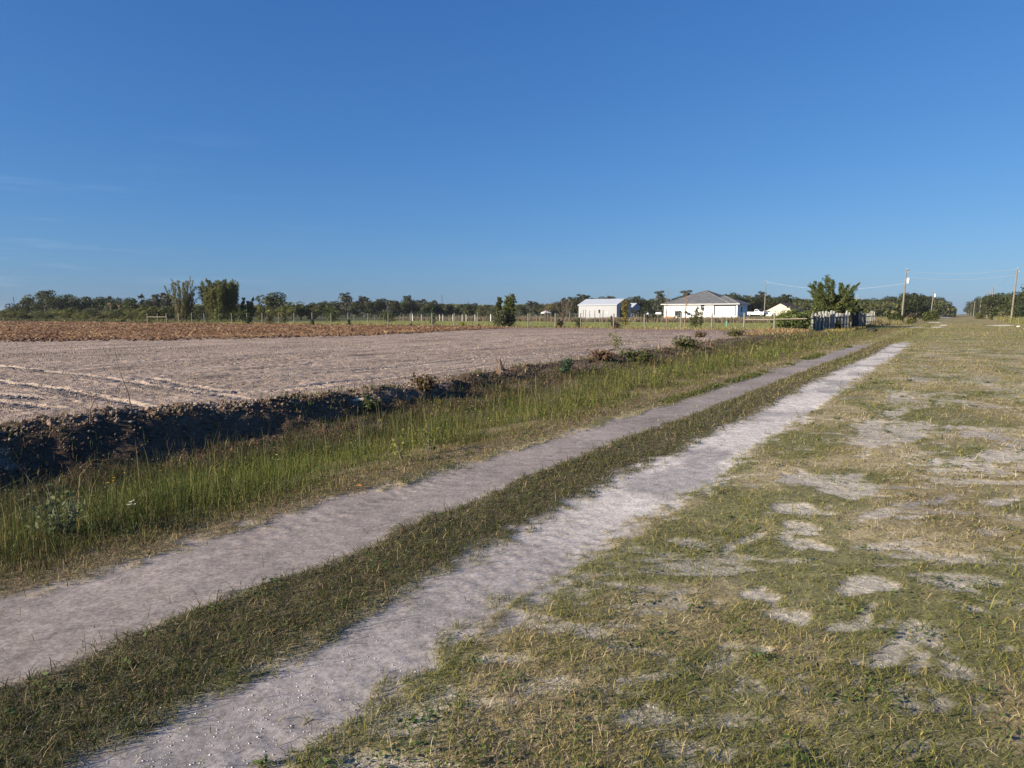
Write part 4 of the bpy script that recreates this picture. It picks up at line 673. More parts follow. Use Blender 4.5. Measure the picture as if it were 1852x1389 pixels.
baretree(990, 152, 548, 10, 'small leafless greyish tree left of the leafless brown tree', 602, nb=20)
baretree(1018, 90, 572, 9, 'pale leafless bush growing above the brown half-dry bush', 603, nb=22, pal=(.24, .20, .17))
baretree(1205, 84, 521, 4, 'very thin bare sapling rising above the left eave of the white house', 604, 'bare_sapling', (.20, .15, .12), 3)
baretree(1238, 84, 522, 5, 'very thin reddish bare sapling crossing the roof of the white house', 605, 'bare_sapling', (.26, .16, .12), 4)
# overgrown corner beside the slab fence
leafy('vine_bush', 1428, 75.2, 561, 31, 'big leafy vine bush smothering the end of the rail fence', 'bush', 541, [(.21, .25, .07), (.16, .20, .05), (.12, .15, .04)], 5200, .12, 14)
leafy('vine_bush', 1448, 74.8, 567, 16, 'vine bush against the first post of the grey slab fence', 'bush', 542, [(.21, .25, .07), (.16, .20, .05), (.11, .14, .04)], 2800, .11, 9)
leafy('shrub', 1444, 75, 581, 12, 'dry pinkish-brown bush below the vine bush at the slab fence', 'bush', 543, [(.20, .14, .11), (.15, .10, .07), (.10, .10, .04)], 900, .08, 7)
leafy('vine_bush', 1478, 77, 574, 8, 'green vine climbing the first boards of the slab fence', 'vine', 544, G1 + G2, 600, .08, 5)
leafy('shrub', 1516, 79, 580, 8, 'rounded green shrub at the foot of the middle of the slab fence', 'shrub', 545, G1 + GB[:1], 700, .08, 6)
leafy('shrub', 1470, 90, 557, 16, 'yellow-green bush behind the first boards of the slab fence', 'bush', 546, G2 + G1, 1100, .12, 7)
leafy('shrub', 1550, 100, 556, 12, 'green bush behind the black cloth of the slab fence', 'bush', 547, G2 + G1, 900, .13, 6)
leafy('shrub', 1565, 118, 560, 9, 'pale yellow-green bush behind the far boards of the slab fence', 'bush', 548, G2, 600, .14, 5)
for i, (px, Yd, tp, w, pal, lb) in enumerate([(1624, 125, 566, 9, G1, 'dense green bush at the foot of the left roadside utility pole'), (1646, 118, 576, 5, G2, 'small bright green bush right of the left roadside pole'), (1612, 126, 568, 6, G1 + G2, 'green bush left of the left roadside utility pole'), (1650, 138, 567, 9, GB + GG, 'greyish-brown bush right of the left roadside pole'),
                     (1676, 165, 564, 9, G2 + G1, 'olive bush left of the road before the transformer pole'), (1688, 175, 561, 9, G2, 'yellow-green bush just left of the far road'), (1797, 205, 567, 6, [(.035, .055, .02), (.05, .07, .025)], 'dark round bush right of the far road'), (1772, 240, 566, 9, G2, 'yellow-green bush right of the far road, left of the dark round one'),
                     (1812, 190, 563, 8, GG + G2, 'straw-coloured bush right of the dark round one'), (1836, 150, 567, 7, G1, 'green bush at the foot of the right utility pole'), (1848, 150, 555, 13, G1 + [(.10, .11, .03)], 'broad olive bush at the right edge behind the utility pole'), (1815, 215, 552, 16, [(.13, .16, .03), (.09, .12, .03)], 'bright green broad shrub behind the dark round bush'), (1860, 170, 540, 18, G1 + GB[:1], 'brownish-green tree mass at the right edge of the view')]):
    leafy('bush', px, Yd, tp, w, lb, 'bush', 560 + i, pal, 1300, .17, 8)
leafy('cedar_tree', 1862, 140, 508, 24, 'dark cedar with layered branches at the right edge of the view', 'cedar', 581, [(.035, .055, .03), (.05, .07, .035)], 3000, .20, 5)
for i, (px, Yd, ty) in enumerate([(1800, 225, 532), (1822, 215, 530), (1845, 205, 527), (1870, 200, 525), (1785, 250, 536)]):
    x, y = at(px, Yd); h = zat(ty, Yd); plant('round', 'tree', x, y, h, h * 1.0, 'dark tree right of the road, %s from left of the five nearest' % ORD[[1, 2, 3, 4, 0][i]], 'tree', 'nearest trees right of the road')
# weeds on the lip of the ditch and in the field
def gleafy(name, px, py, hgt, wid, label, cat, seed, pal, n, leaf, stems=4, z=0, **k):
    x, y = Gt(px, py); zz = gz(x, y); return leafy(name, px, y, 0, wid / 2 * F / y, label, cat, seed, pal, n, leaf, stems, zb=zz, **k) if False else _gl(name, x, y, zz, hgt, wid, label, cat, seed, pal, n, leaf, stems)
def _gl(name, x, y, zz, H, Wd, label, cat, seed, pal, n, leaf, stems):
    r_ = np.random.default_rng(seed); o = thing(name, label, cat, (x, y, zz)); P = []
    for i in range(stems):
        a = r_.uniform(0, 6.28); h = H * (1 if i == 0 else r_.uniform(.55, 1)); ts = np.linspace(0, 1, 5); rr_ = r_.uniform(.2, 1); pts = np.stack([math.cos(a) * rr_ * Wd * .5 * ts, math.sin(a) * rr_ * Wd * .5 * ts, h * ts], -1); MB().tube([tuple(p) for p in pts], [.007 * (1 - .6 * t) for t in ts], 5).build('stem', BARK, o)
        k = n // stems; t = .2 + .8 * r_.uniform(0, 1, k); q = np.stack([np.interp(t, ts, pts[:, j]) for j in range(3)], -1); d = r_.normal(0, 1, (k, 3)); P.append(q + d * np.array([1, 1, .4]) * Wd * .16)
    P = np.concatenate(P); P[:, 2] = np.maximum(P[:, 2], .02); k = len(P); C = np.asarray(pal)[r_.integers(0, len(pal), k)] * r_.uniform(.75, 1.3, (k, 1)); V, Fq, C2 = leaf_quads(P, unit(r_.normal(0, .7, (k, 3)) + np.array([-.3, -.2, .7])), leaf * r_.uniform(.6, 1.3, k), C, r_, 1.4); link('foliage', np_mesh('foliage', V, [Fq], C2), LEAF, o); return o
gleafy('weed', 1020, 678, .55, .45, 'dark blue-green leafy weed on the ditch lip beside the dead branches', 'weed', 701, GT, 190, .045, 6)
gleafy('weed', 1112, 634, .95, .75, 'spindly yellow-green weed standing alone on the field edge', 'weed', 702, G2, 110, .05, 5)
gleafy('weed', 668, 744, .40, .35, 'bright green weed on the ditch bank below the pale plank', 'weed', 703, G2 + G1, 130, .035, 5)
gleafy('weed', 1155, 655, .42, 1.3, 'low green thicket on the ditch lip, nearest of the two', 'weed', 704, G1 + GB[:1], 700, .055, 12)
gleafy('weed', 1240, 628, .5, 1.5, 'low green thicket on the ditch lip, farther of the two', 'weed', 705, G1 + GB[:2], 700, .06, 12)
gleafy('weed', 1330, 608, .55, 1.6, 'olive weeds on the field corner below the rail fence', 'weed', 706, G2 + GB, 600, .07, 12)
gleafy('weed', 1090, 652, .38, 1.0, 'reddish-brown weeds on the lip right of the dead branches', 'weed', 707, GB + [(.2, .08, .04)], 420, .05, 10)
gleafy('weed', 770, 706, .38, .7, 'tall brownish weed tuft on the ditch lip in mid picture', 'weed', 708, GB + [(.15, .11, .04)], 300, .045, 12)
gleafy('weed', 728, 838, .42, .30, 'yellow-leaved weed in the ditch grass, left of the pair', 'weed', 709, [(.22, .22, .05), (.15, .17, .04)], 70, .020, 4)
gleafy('weed', 775, 822, .45, .45, 'yellow-leaved weed in the ditch grass, right of the pair', 'weed', 710, [(.22, .22, .05), (.14, .17, .04)], 90, .018, 5)
gleafy('weed', 118, 985, .50, .50, 'pale broad-leaved weed in the grass at the near left', 'weed', 711, [(.12, .15, .07), (.09, .12, .05)], 170, .024, 9)
gleafy('weed', 1265, 610, .45, 1.1, 'straw-brown weeds at the field edge before the white house', 'weed', 712, GB + [(.27, .2, .1)], 400, .06, 10)
FSTEM = m_plain('flower_stem', (.09, .12, .03), .7, .1, 9)
def flower(px, py, hgt, label, c, seed, k=3):
    x, y = Gt(px, py); y0 = y; zz = gz(x, y); r_ = np.random.default_rng(seed); o = thing('wildflower', label, 'wildflower', (x, y, zz)); m = m_plain('petal_%d' % seed, c, .6, .1, 20)
    for i in range(k):
        e = (r_.normal(0, .03), r_.normal(0, .03), hgt * r_.uniform(.85, 1)); MB().tube([(0, 0, 0), (e[0] * .4, e[1] * .4, hgt * .5), e], [.0022, .0018, .0014], 4).build('stem', FSTEM, o); b = MB()
        for j in range(8): a = j * .785; b.poly([e, (e[0] + .009 * math.cos(a - .3), e[1] + .009 * math.sin(a - .3), e[2] + .006), (e[0] + .014 * math.cos(a), e[1] + .014 * math.sin(a), e[2] + .003), (e[0] + .009 * math.cos(a + .3), e[1] + .009 * math.sin(a + .3), e[2] + .006)])
        b.build('flower_head', m, o)
flower(206, 955, .46, 'orange-yellow wildflowers in the ditch grass at the near left', (.80, .42, .02), 801, 3)
flower(243, 968, .30, 'creamy white wildflowers in the grass right of the orange ones', (.75, .72, .55), 802, 6)
flower(296, 925, .45, 'single orange wildflower in the tall grass right of the white ones', (.75, .40, .03), 803, 1)
flower(500, 905, .45, 'small pale yellow wildflower in the middle of the tall grass', (.72, .66, .2), 804, 2)
def twig(name, px, py, pts, rad, label, cat, mt):
    x, y = Gt(px, py); o = MB().tube(pts, rad, 5).build(name, mt, None); o.location = (x, y, gz(x, y)); return tag(o, label, cat)
TWM = m_plain('dead_twig', (.14, .10, .08), .95, .3, 8); PLK = m_plain('bleached_plank', (.55, .48, .40), .9, .2, 6)
twig('bare_twig', 240, 748, [(0, 0, -.05), (-.06, 0, .35), (-.22, .05, .75), (-.28, .05, 1.15)], [.012, .010, .006, .003], 'thin bare twig leaning on the ditch lip at the left', 'twig', TWM)
twig('bare_twig', 163, 772, [(0, 0, -.05), (.02, 0, .25), (.12, .05, .5)], [.012, .009, .004], 'short bent twig left of the leaning bare twig', 'twig', TWM)
twig('bare_twig', 985, 648, [(0, 0, -.05), (.03, 0, .4), (.1, .05, .9)], [.014, .010, .004], 'thin upright twig in the field above the dead branches', 'twig', TWM)
o = MB().box((-.32, -.05, 0), (.32, .05, .035)).build('plank', PLK); x, y = Gt(647, 730); o.location = (x, y, gz(x, y) + .04); o.scale = (.5, .7, 1); o.rotation_euler = (.15, -.12, .2); tag(o, 'short bleached plank lying on the ditch bank', 'plank')
x, y = Gt(905, 676); o = thing('stump', 'torn root stump standing up on the ditch lip', 'stump', (x, y, gz(x, y))); MB().tube([(0, 0, -.1), (.02, 0, .15), (-.03, .02, .42)], [.13, .09, .04], 8).build('trunk', TWM, o)
for e in ((.25, 0, .12), (-.2, .1, .15), (.1, -.2, .05), (-.15, .05, .5), (.13, -.05, .33)): MB().tube([(0, 0, .1), e], [.04, .012], 5).build('root', TWM, o)
x, y = Gt(1052, 672); o = thing('dead_branches', 'tangle of dead grey branches on the ditch lip', 'branches', (x, y, gz(x, y))); r_ = np.random.default_rng(811)
for i in range(22):
    a = r_.uniform(0, 6.28); l_ = r_.uniform(.3, .95); s0 = np.array([r_.normal(0, .3), r_.normal(0, .2), .02]); e = s0 + np.array([math.cos(a) * l_ * .8, math.sin(a) * l_ * .8, r_.uniform(.05, .75)]); MB().tube([tuple(s0), tuple((s0 + e) / 2 + r_.normal(0, .05, 3)), tuple(e)], [.022, .014, .005], 5).build('branch', TWM, o)
b = MB(); b.poly([(0, 0, .012), (.05, -.022, .02), (.085, 0, .012), (.05, .022, .024)]).poly([(0, 0, .010), (.05, .022, .022), (.085, 0, .010), (.05, -.022, .018)]); o = b.build('fallen_leaf', m_plain('leaf_orange', (.42, .17, .05), .7, .2, 30)); x, y = G(641, 884); o.location = (x, y, gz(x, y) + .02); tag(o, 'single orange fallen leaf beside the left wheel rut', 'leaf')

# ================================================================== FENCES AND POLES
fx = [269.6, 287.5, 304, 326, 349, 372, 398, 422, 449, 476, 505.5, 533.5, 566, 600, 631, 666, 703, 743, 782, 822, 864, 907, 955, 1004, 1050, 1109, 1165, 1229.7, 1286, 1344, 1399]
wf = thing('wire_fence', 'long wire mesh fence on grey wooden posts between field and lawn', 'fence', (*XY(76.8, 17.5), 0)); ox, oy = XY(76.8, 17.5); r_ = np.random.default_rng(901); base = []
for i, px in enumerate(fx):
    k = (px - CX) / F; # meet the line u = 76.8
    d0 = np.array([k, 1.0]); s0 = 76.8 / (d0 @ D); x, y = d0 * s0 * 1.0; z = gz(x, y); base.append((x - ox, y - oy, z)); thick = .10 if px in (269.6, 304, 1004, 1399, 1344) else r_.uniform(.065, .085); h = 1.86 + r_.uniform(-.06, .06)
    lx, ly = r_.normal(0, .03, 2); MB().tube([(x - ox, y - oy, z - .1), (x - ox + lx * .5, y - oy, z + h * .5), (x - ox + lx, y - oy + ly, z + h)], thick, 7).build('post', POSTW, wf)
B = np.array(base)
for i, j in ((0, 1), (1, 2), (-2, -1)): MB().tube([tuple(B[i] + [0, 0, 1.15]), tuple(B[j] + [0, 0, 1.15])], .055, 6).build('brace_rail', RAILW, wf)
e_ = np.array([*(np.array(XY(76.8, 12.9)) - [ox, oy]), .1]); MB().tube([tuple(B[-1] + [0, 0, 1.2]), tuple(e_ + [0, 0, 1.2])], .055, 6).build('brace_rail', RAILW, wf)
B = np.concatenate([B, e_[None]]); m = MB()
for i in range(2, len(B) - 1):
    a, b_ = B[i], B[i + 1]
    for hh in (.08, .4, .72, 1.04, 1.36, 1.72): m.tube([tuple(a + [0, 0, hh]), tuple(b_ + [0, 0, hh])], .0035, 3, False)
    nn = max(2, int(np.linalg.norm(b_ - a) / .32))
    for q in range(1, nn): p = a + (b_ - a) * q / nn; m.tube([tuple(p + [0, 0, .06]), tuple(p + [0, 0, 1.72])], .0028, 3, False)
m.build('wire_mesh', WIRE, wf)
# rear fence with white posts beyond the lawn
rf = thing('rear_fence', 'low rear fence of thin white posts beyond the far lawn', 'fence', (*at(746, 176), 0)); ox, oy = at(746, 176)
prev = None
for px in (746, 762, 795, 801, 819, 836, 843, 859, 887.5):
    x, y = at(px, 176 - (px - 746) * .06); z = gz(x, y); w_ = .10 if px in (746, 887.5) else .055; MB().tube([(x - ox, y - oy, z - .1), (x - ox, y - oy, z + 1.65)], w_, 6).build('post', WHITEP, rf); cur_ = (x - ox, y - oy, z + 1.3)
    if prev: MB().tube([prev, cur_], .006, 3).build('wire', WIRE, rf)
    prev = cur_
# loose stakes
def stake(px, Yd, top, label, rad=.05, mt=POSTW, g=None, bot=None):
    x, y = at(px, Yd); z = gz(x, y); o = MB().tube([(0, 0, -.1), (.01, 0, (zat(top, Yd) - z) * .5), (.03, 0, zat(top, Yd) - z)], [rad, rad * .95, rad * .85], 6).build('stake', mt); o.location = (x, y, z); tag(o, label, 'stake', g); return o
for i, (px, top) in enumerate([(1054.5, 561), (1058.9, 560), (1066.4, 562), (1075.4, 561), (1084.8, 563), (1090.2, 561)]): stake(px, 150, top, 'tall dark stake before the white barn wall, %s of six from the left' % ORD[i], .07, BARK, 'stakes before the barn')
for i, (px, top, Yd) in enumerate([(1115.6, 568, 150), (1209, 568, 150), (1221, 570, 150), (1277, 568, 150), (1306, 565, 100), (1311.5, 568, 100), (1322, 569, 100), (1335, 569, 120)]): stake(px, Yd, top, 'thin stake in the garden strip by the white house, %s of eight from the left' % ORD[i], .045, BARK, 'garden stakes by the house')
for i, px in enumerate((640, 677, 694, 724, 729, 812, 830, 970, 976, 990)): stake(px, 150, 569, 'thin grey stake in the weeds beyond the lawn, %s of ten from the left' % ORD[i], .04, PALEBARK, 'stakes beyond the lawn')
stake(854, 96, 571, 'bent plant stake beside a fence post left of the two-stemmed tree', .05, BARK)
x, y = at(1313.7, 100); o = MB().tube([(0, 0, 0), (0, 0, .75)], [.09, .085], 10).build('tree_tube', TEAL); o.location = (x, y, gz(x, y)); tag(o, 'teal tree shelter tube on the lawn before the garage door', 'tree shelter')
# grey slab fence along the road
sf = thing('slab_fence', 'weathered grey slab fence of broad rough boards along the road', 'fence', (*XY(80, 12.7), 0)); ox, oy = XY(80, 12.7); r_ = np.random.default_rng(911)
def sfp(t): u = 80 + 54 * t; return u, 12.9 - 2.0 * math.sin(min(t, .45) / .45 * 1.57) + 1.0 * max(0, t - .45)
px_s = [1465, 1474, 1481, 1487, 1493, 1498, 1503, 1507, 1513, 1519, 1525, 1530, 1535, 1553.5, 1557, 1560.5, 1564, 1567.5, 1571, 1574.5, 1577.5, 1580.5]
def on_fence(px):
    lo_, hi_ = 0.0, 1.0
    for _ in range(40):
        t = (lo_ + hi_) / 2; x, y = XY(*sfp(t)); q = CX + F * x / (y * cp + CAMH * sp)
        if q < px: lo_ = t
        else: hi_ = t
    return XY(*sfp(t))
tops = []
for i, px in enumerate(px_s):
    x, y = on_fence(px); z = gz(x, y); far = y > 90; w_ = r_.uniform(.12, .165) if not far else r_.uniform(.085, .12); h = (2.12 if not far else 2.15) * r_.uniform(.84, 1.06); ang = -.55 + r_.uniform(-.25, .25); m = MB(); n0 = 7; V = []
    for j in range(n0):
        zz = -.1 + (h + .1) * j / (n0 - 1); ww = w_ * r_.uniform(.85, 1.12) * (.8 if j == n0 - 1 else 1); sx = r_.normal(0, .02)
        for a in range(8):
            ca = math.cos(a * math.pi / 4) * ww + sx; sa = math.sin(a * math.pi / 4) * .09; m.v.append((x - ox + ca * math.cos(ang) - sa * math.sin(ang), y - oy + ca * math.sin(ang) + sa * math.cos(ang), z + zz + (r_.uniform(-.05, .05) if j == n0 - 1 else 0)))
    for j in range(n0 - 1):
        for a in range(8): m.f.append((j * 8 + a, j * 8 + (a + 1) % 8, (j + 1) * 8 + (a + 1) % 8, (j + 1) * 8 + a))
    m.f.append(tuple(range((n0 - 1) * 8, n0 * 8))); m.build('slab', SLABW, sf); tops.append((x - ox, y - oy, z))
SLABD = m_plain('dark_slab', (0.12, 0.115, 0.10), .95, .5, 4, .7, stretch=(5, 5, .7))
for a, b_ in zip(tops[:-1], tops[1:]):
    if math.hypot(b_[0] - a[0], b_[1] - a[1]) > 7: continue
    for f_ in (.36, .66):
        q = np.array(a) + (np.array(b_) - np.array(a)) * f_ + [.05, .28, 0]; h = r_.uniform(1.5, 2.05); ang = -.45 + r_.uniform(-.2, .2); w_ = r_.uniform(.10, .15); MB().box((-w_, -.02, -.1), (w_, .02, h * .97), ang, (q[0], q[1])).build('slab', SLABD, sf).location.z = q[2]
for hh in (.6, 1.45):
    for a, b_ in ((0, 5), (5, 12), (13, 21)): MB().tube([(tops[a][0] + .1, tops[a][1] + .2, tops[a][2] + hh), (tops[b_][0] + .1, tops[b_][1] + .2, tops[b_][2] + hh)], .06, 6).build('rail', POSTW, sf)
# black cloth hung in the gap
x0, y0 = on_fence(1539); x1, y1 = on_fence(1551); bt = MB(); nn = 10; r_ = np.random.default_rng(913)
gr_ = [[None] * 5 for _ in range(nn)]
for i in range(nn):
    for j in range(5): t = i / (nn - 1); gr_[i][j] = (x0 + (x1 - x0) * t + .10 * math.sin(t * 19 + j), y0 + (y1 - y0) * t + .10 * math.cos(t * 15 + j), gz(x0, y0) + .15 + (1.65 + (.35 if i in (6, 7) else 0) + .12 * math.sin(t * 9)) * j / 4)
for i in range(nn - 1):
    for j in range(4): bt.poly([gr_[i][j], gr_[i + 1][j], gr_[i + 1][j + 1], gr_[i][j + 1]]); bt.poly([tuple(np.array(p) + [.03, .03, 0]) for p in (gr_[i][j], gr_[i][j + 1], gr_[i + 1][j + 1], gr_[i + 1][j])])
tag(bt.build('black_cloth', SHADE), 'black cloth hung across the gap in the grey slab fence', 'cloth')
x, y = G(1577, 599); o = thing('old_tyre', 'old black tyre lying in the grass right of the slab fence', 'tyre', (x, y, gz(x, y) + .16)); m = MB(); NN, MM = 20, 8
for i in range(NN):
    for j in range(MM): a = i * 2 * math.pi / NN; b_ = j * 2 * math.pi / MM; rr_ = .36 + .15 * math.cos(b_); m.v.append((rr_ * math.cos(a), rr_ * math.sin(a), .17 * math.sin(b_)))
for i in range(NN):
    for j in range(MM): m.f.append((i * MM + j, ((i + 1) % NN) * MM + j, ((i + 1) % NN) * MM + (j + 1) % MM, i * MM + (j + 1) % MM))
m.build('tread', RUBBER, o, True); mm = MB(); mm.tube([(0, 0, -.05), (0, 0, .03)], [.24, .22], 16).build('rim', DARK, o)
# utility poles
def pole(px_base, px_top, Yd, top, label, rad=.15, transf=None, arm=False, grp='utility poles along the road', mt=POLEW, insul=True):
    x, y = at(px_base, Yd); z = gz(x, y); o = thing('utility_pole', label, 'utility pole', (x, y, z), 0, grp); H = zat(top, Yd) - z; dx = (px_top - px_base) / F * Yd
    MB().tube([(0, 0, -.2), (dx * .5, 0, H * .5), (dx, 0, H)], [rad * 1.15, rad, rad * .8], 9).build('shaft', mt, o)
    if insul:
        for k, s in ((0, .02), (1, .28)): MB().tube([(dx + s, -.1, H - .15 - .6 * k), (dx + s, -.1, H + .25 - .6 * k)], [.05, .035], 6).build('insulator', GREYBOX, o)
    if arm: MB().tube([(dx - .1, 0, H - .35), (dx + .8, 0, H - .15)], .05, 6).build('cross_arm', POLEW, o)
    if transf:
        tz = H - transf; t_ = MB(); t_.tube([(dx * .9 + .48, -.1, tz - .55), (dx * .9 + .48, -.1, tz - .5), (dx * .9 + .48, -.1, tz + .5), (dx * .9 + .48, -.1, tz + .6)], [.20, .27, .27, .15], 12); tr_ = t_.build('transformer', WHITEP, o, True); MB().box((dx * .9 + .1, -.16, tz - .06), (dx * .9 + .25, -.04, tz + .06)).build('bracket', GREYBOX, tr_)
    return np.array([x + dx, y, z + H])
PL = pole(1630.5, 1634, 146.5, 487, 'tall utility pole with white transformer left of the road', .165, 2.4, True)
PR = pole(1828, 1833, 146.5, 485.5, 'tall leaning utility pole right of the road beside the bushes', .165)
PM = pole(1382, 1382.5, 168, 508, 'slim grey pole between the white house and the tan house', .13, None, False, None)
PT = pole(1682.5, 1686, 235, 526, 'leaning pole with small white transformer left of the far road', .17, 1.6, False)
pole(1657.5, 1657.8, 300, 543, 'slim pole against the wood, rightmost of the three left of the road', .17)
pole(1651.7, 1651.7, 310, 547.5, 'slim pole against the wood, middle of the three left of the road', .15)
pole(1646, 1646, 320, 548.5, 'slim pole against the wood, leftmost of the three left of the road', .19)
RP = [PR]
for i, (pb, pt, Yd, top) in enumerate([(1790, 1793, 235, 517), (1781.4, 1784.8, 284, 526), (1770.5, 1773, 370, 537), (1760.5, 1761.5, 505, 545), (1755.6, 1756, 690, 551), (1751.5, 1751.8, 900, 555.5), (1747.5, 1747.6, 1150, 558.5)]):
    RP.append(pole(pb, pt, Yd, top, 'utility pole in the row right of the far road, %s after the leaning one' % ORD[i], .17 + .00012 * Yd))
pole(1546.5, 1547.5, 160, 535, 'slim pale pole standing behind the grey slab fence', .10, None, False, None, PALEBARK)
pole(28, 26.5, 420, 537, 'thin distant pole at the left end of the treeline', .22, None, False, None, BARK, False)
pole(800.3, 799.5, 430, 534, 'thin distant pole above the treeline in mid picture', .22, None, False, None, BARK, False)
def wire(a, b, sag, label, rad=.022, mt=CABLE):
    a, b = np.array(a), np.array(b); pts = [tuple(a + (b - a) * t - np.array([0, 0, sag * 4 * t * (1 - t)])) for t in np.linspace(0, 1, 22)]; tag(MB().tube(pts, rad, 4).build('power_line', mt), label, 'power line', 'power lines')
wire(PL + [.3, 0, -.4], PR + [0, 0, -.1], .75, 'upper power line slung across the road between the two tall poles', .03)
wire(PL + [.3, 0, -1.6], PR + [0, 0, -1.3], .75, 'lower power line slung across the road between the two tall poles', .03)
wire(PL + [0, 0, -2.9], PM + [0, 0, -.2], 1.5, 'sagging cable from the transformer pole to the slim grey pole', .016)
PR2 = np.array([*XY(95, -10), 11.2])
for q, dz_ in enumerate((-.1, -1.3, -2.6)): wire(PR + [0, 0, dz_], PR2 + [0, 0, dz_], .6, 'power line leaving the leaning pole toward the right edge, %s' % ('upper', 'middle', 'lower')[q], .025)
for i in range(4): wire(RP[i] + [0, 0, -.1], RP[i + 1] + [0, 0, -.1], .9, 'power line along the right pole row, %s span from the leaning pole' % ORD[i], .02)
# far end pole of the near span stands just outside the frame
x_, y_ = XY(95, -10); 
# ================================================================== BUILDINGS
RZ = -TH
def local(px, Yd, z): x, y = at(px, Yd, z); return x, y
def hip(m, x0, x1, y0, y1, z0, slope, x_open=None):
    """hipped roof over a rectangle, ridge along the longer side"""
    w, d = x1 - x0, y1 - y0
    if d >= w: h = w / 2 * slope; a, b = ((x0 + x1) / 2, y0 + w / 2, z0 + h), ((x0 + x1) / 2, y1 - w / 2, z0 + h); c = [(x0, y0, z0), (x1, y0, z0), (x1, y1, z0), (x0, y1, z0)]; m.poly([c[0], c[1], a]).poly([c[1], c[2], b, a]).poly([c[2], c[3], b]).poly([c[3], c[0], a, b])
    else: h = d / 2 * slope; a, b = (x0 + d / 2, (y0 + y1) / 2, z0 + h), (x1 - d / 2, (y0 + y1) / 2, z0 + h); c = [(x0, y0, z0), (x1, y0, z0), (x1, y1, z0), (x0, y1, z0)]; m.poly([c[0], c[1], b, a]).poly([c[1], c[2], b]).poly([c[2], c[3], a, b]).poly([c[3], c[0], a])
    m.poly([c[3], c[2], c[1], c[0]]); return a, b
HY, HZ = 160.0, 1.33
hx0, hy0 = at(1333, HY); hx0 += 17.6 * L[0]; hy0 += 17.6 * L[1]
hs_ = thing('house', 'white single-storey house with grey hipped roof and double garage door', 'house', (hx0, hy0, HZ), RZ)
def wallpanel(m, x0, x1, z0, z1, y, holes, dep=.18):
    """front wall in the xz plane at y with rectangular openings and reveals"""
    xs = sorted({x0, x1, *[q for h_ in holes for q in h_[:2]]}); zs = sorted({z0, z1, *[q for h_ in holes for q in h_[2:]]})
    for a, b in zip(xs[:-1], xs[1:]):
        for c_, d_ in zip(zs[:-1], zs[1:]):
            if any(h_[0] <= a and b <= h_[1] and h_[2] <= c_ and d_ <= h_[3] for h_ in holes): continue
            m.poly([(a, y, c_), (b, y, c_), (b, y, d_), (a, y, d_)])
    for a, b, c_, d_ in holes: m.poly([(a, y, c_), (a, y, d_), (a, y + dep, d_), (a, y + dep, c_)]).poly([(b, y, c_), (b, y + dep, c_), (b, y + dep, d_), (b, y, d_)]).poly([(a, y, d_), (b, y, d_), (b, y + dep, d_), (a, y + dep, d_)]).poly([(a, y, c_), (a, y + dep, c_), (b, y + dep, c_), (b, y, c_)])
m = MB(); wallpanel(m, 0, 17.6, -1.2, 2.8, 0, [(12.35, 17.05, 0, 2.25), (9.15, 9.95, 1.55, 2.6)])
for a, b in (((17.6, 0), (17.6, 8)), ((17.6, 8), (15.4, 8)), ((15.4, 8), (15.4, 18)), ((15.4, 18), (0, 18)), ((0, 18), (0, 0))): m.poly([(*a, -1.2), (*b, -1.2), (*b, 2.8), (*a, 2.8)])
m.build('wall', WHITEW, hs_)
m = MB(); A, Bq = hip(m, -.6, 16.0, -.6, 18.6, 2.80, .40); rf_ = m.build('roof', SHING, hs_)
m = MB(); A2, B2 = hip(m, 8.5, 18.2, -.64, 8.6, 2.80, .40); m.build('roof', SHING, hs_)
m = MB()
for p, q in (((-.6, -.6, 2.8), A), ((16.0, -.6, 2.8), A), (A, Bq), ((16, 18.6, 2.8), Bq)): m.tube([tuple(np.array(p) + [0, 0, .03]), tuple(np.array(q) + [0, 0, .03])], .07, 5)
for p, q in (((18.2, -.64, 2.8), B2), ((18.2, 8.6, 2.8), B2), (A2, B2)): m.tube([tuple(np.array(p) + [0, 0, .03]), tuple(np.array(q) + [0, 0, .03])], .07, 5)
m.build('ridge_cap', RIDGE, rf_)
m = MB().box((-.63, -.67, 2.64), (18.23, -.645, 2.80)).box((18.205, -.645, 2.64), (18.23, 8.6, 2.80)).box((-.63, -.645, 2.64), (-.605, 18.6, 2.80)); m.build('fascia', FASC, hs_)
m = MB().box((12.35, .14, 0), (17.05, .20, 2.25)); gd = m.build('garage_door', WHITEP, hs_)
m = MB()
for k in (1, 2, 3): m.box((12.35, .132, .5625 * k - .012), (17.05, .141, .5625 * k + .012))
m.build('panel_groove', GREYBOX, gd)
m = MB().box((12.15, -.03, 0), (12.345, .0, 2.45)).box((17.055, -.03, 0), (17.25, .0, 2.45)).box((12.15, -.03, 2.255), (17.25, .0, 2.45)); m.build('door_shadow', m_plain('door_recess_shadow', (.05, .05, .055), .7, .1, 2), gd)  # dark strips around the door, painted in for the shadow of its recess
w_ = MB().box((9.15, .10, 1.55), (9.95, .13, 2.6)).build('window', GLASS, hs_); MB().box((9.15, .06, 2.03), (9.95, .10, 2.12)).box((9.09, -.03, 1.49), (9.15, .02, 2.66)).box((9.95, -.03, 1.49), (10.01, .02, 2.66)).build('window_frame', WHITEP, w_)
MB().box((17.605, 3.0, .9), (17.64, 4.2, 2.1)).build('window', GLASS, hs_); MB().tube([(17.64, .6, -.2), (17.64, .6, 2.6)], .05, 6).build('downpipe', FASC, hs_); MB().tube([(.5, -.05, 0), (.5, -.05, 2.7)], .045, 6).build('downpipe', FASC, hs_)
def hloc(lx, ly, z=0): c_, s_ = math.cos(RZ), math.sin(RZ); return (hx0 + lx * c_ - ly * s_, hy0 + lx * s_ + ly * c_, HZ + z)
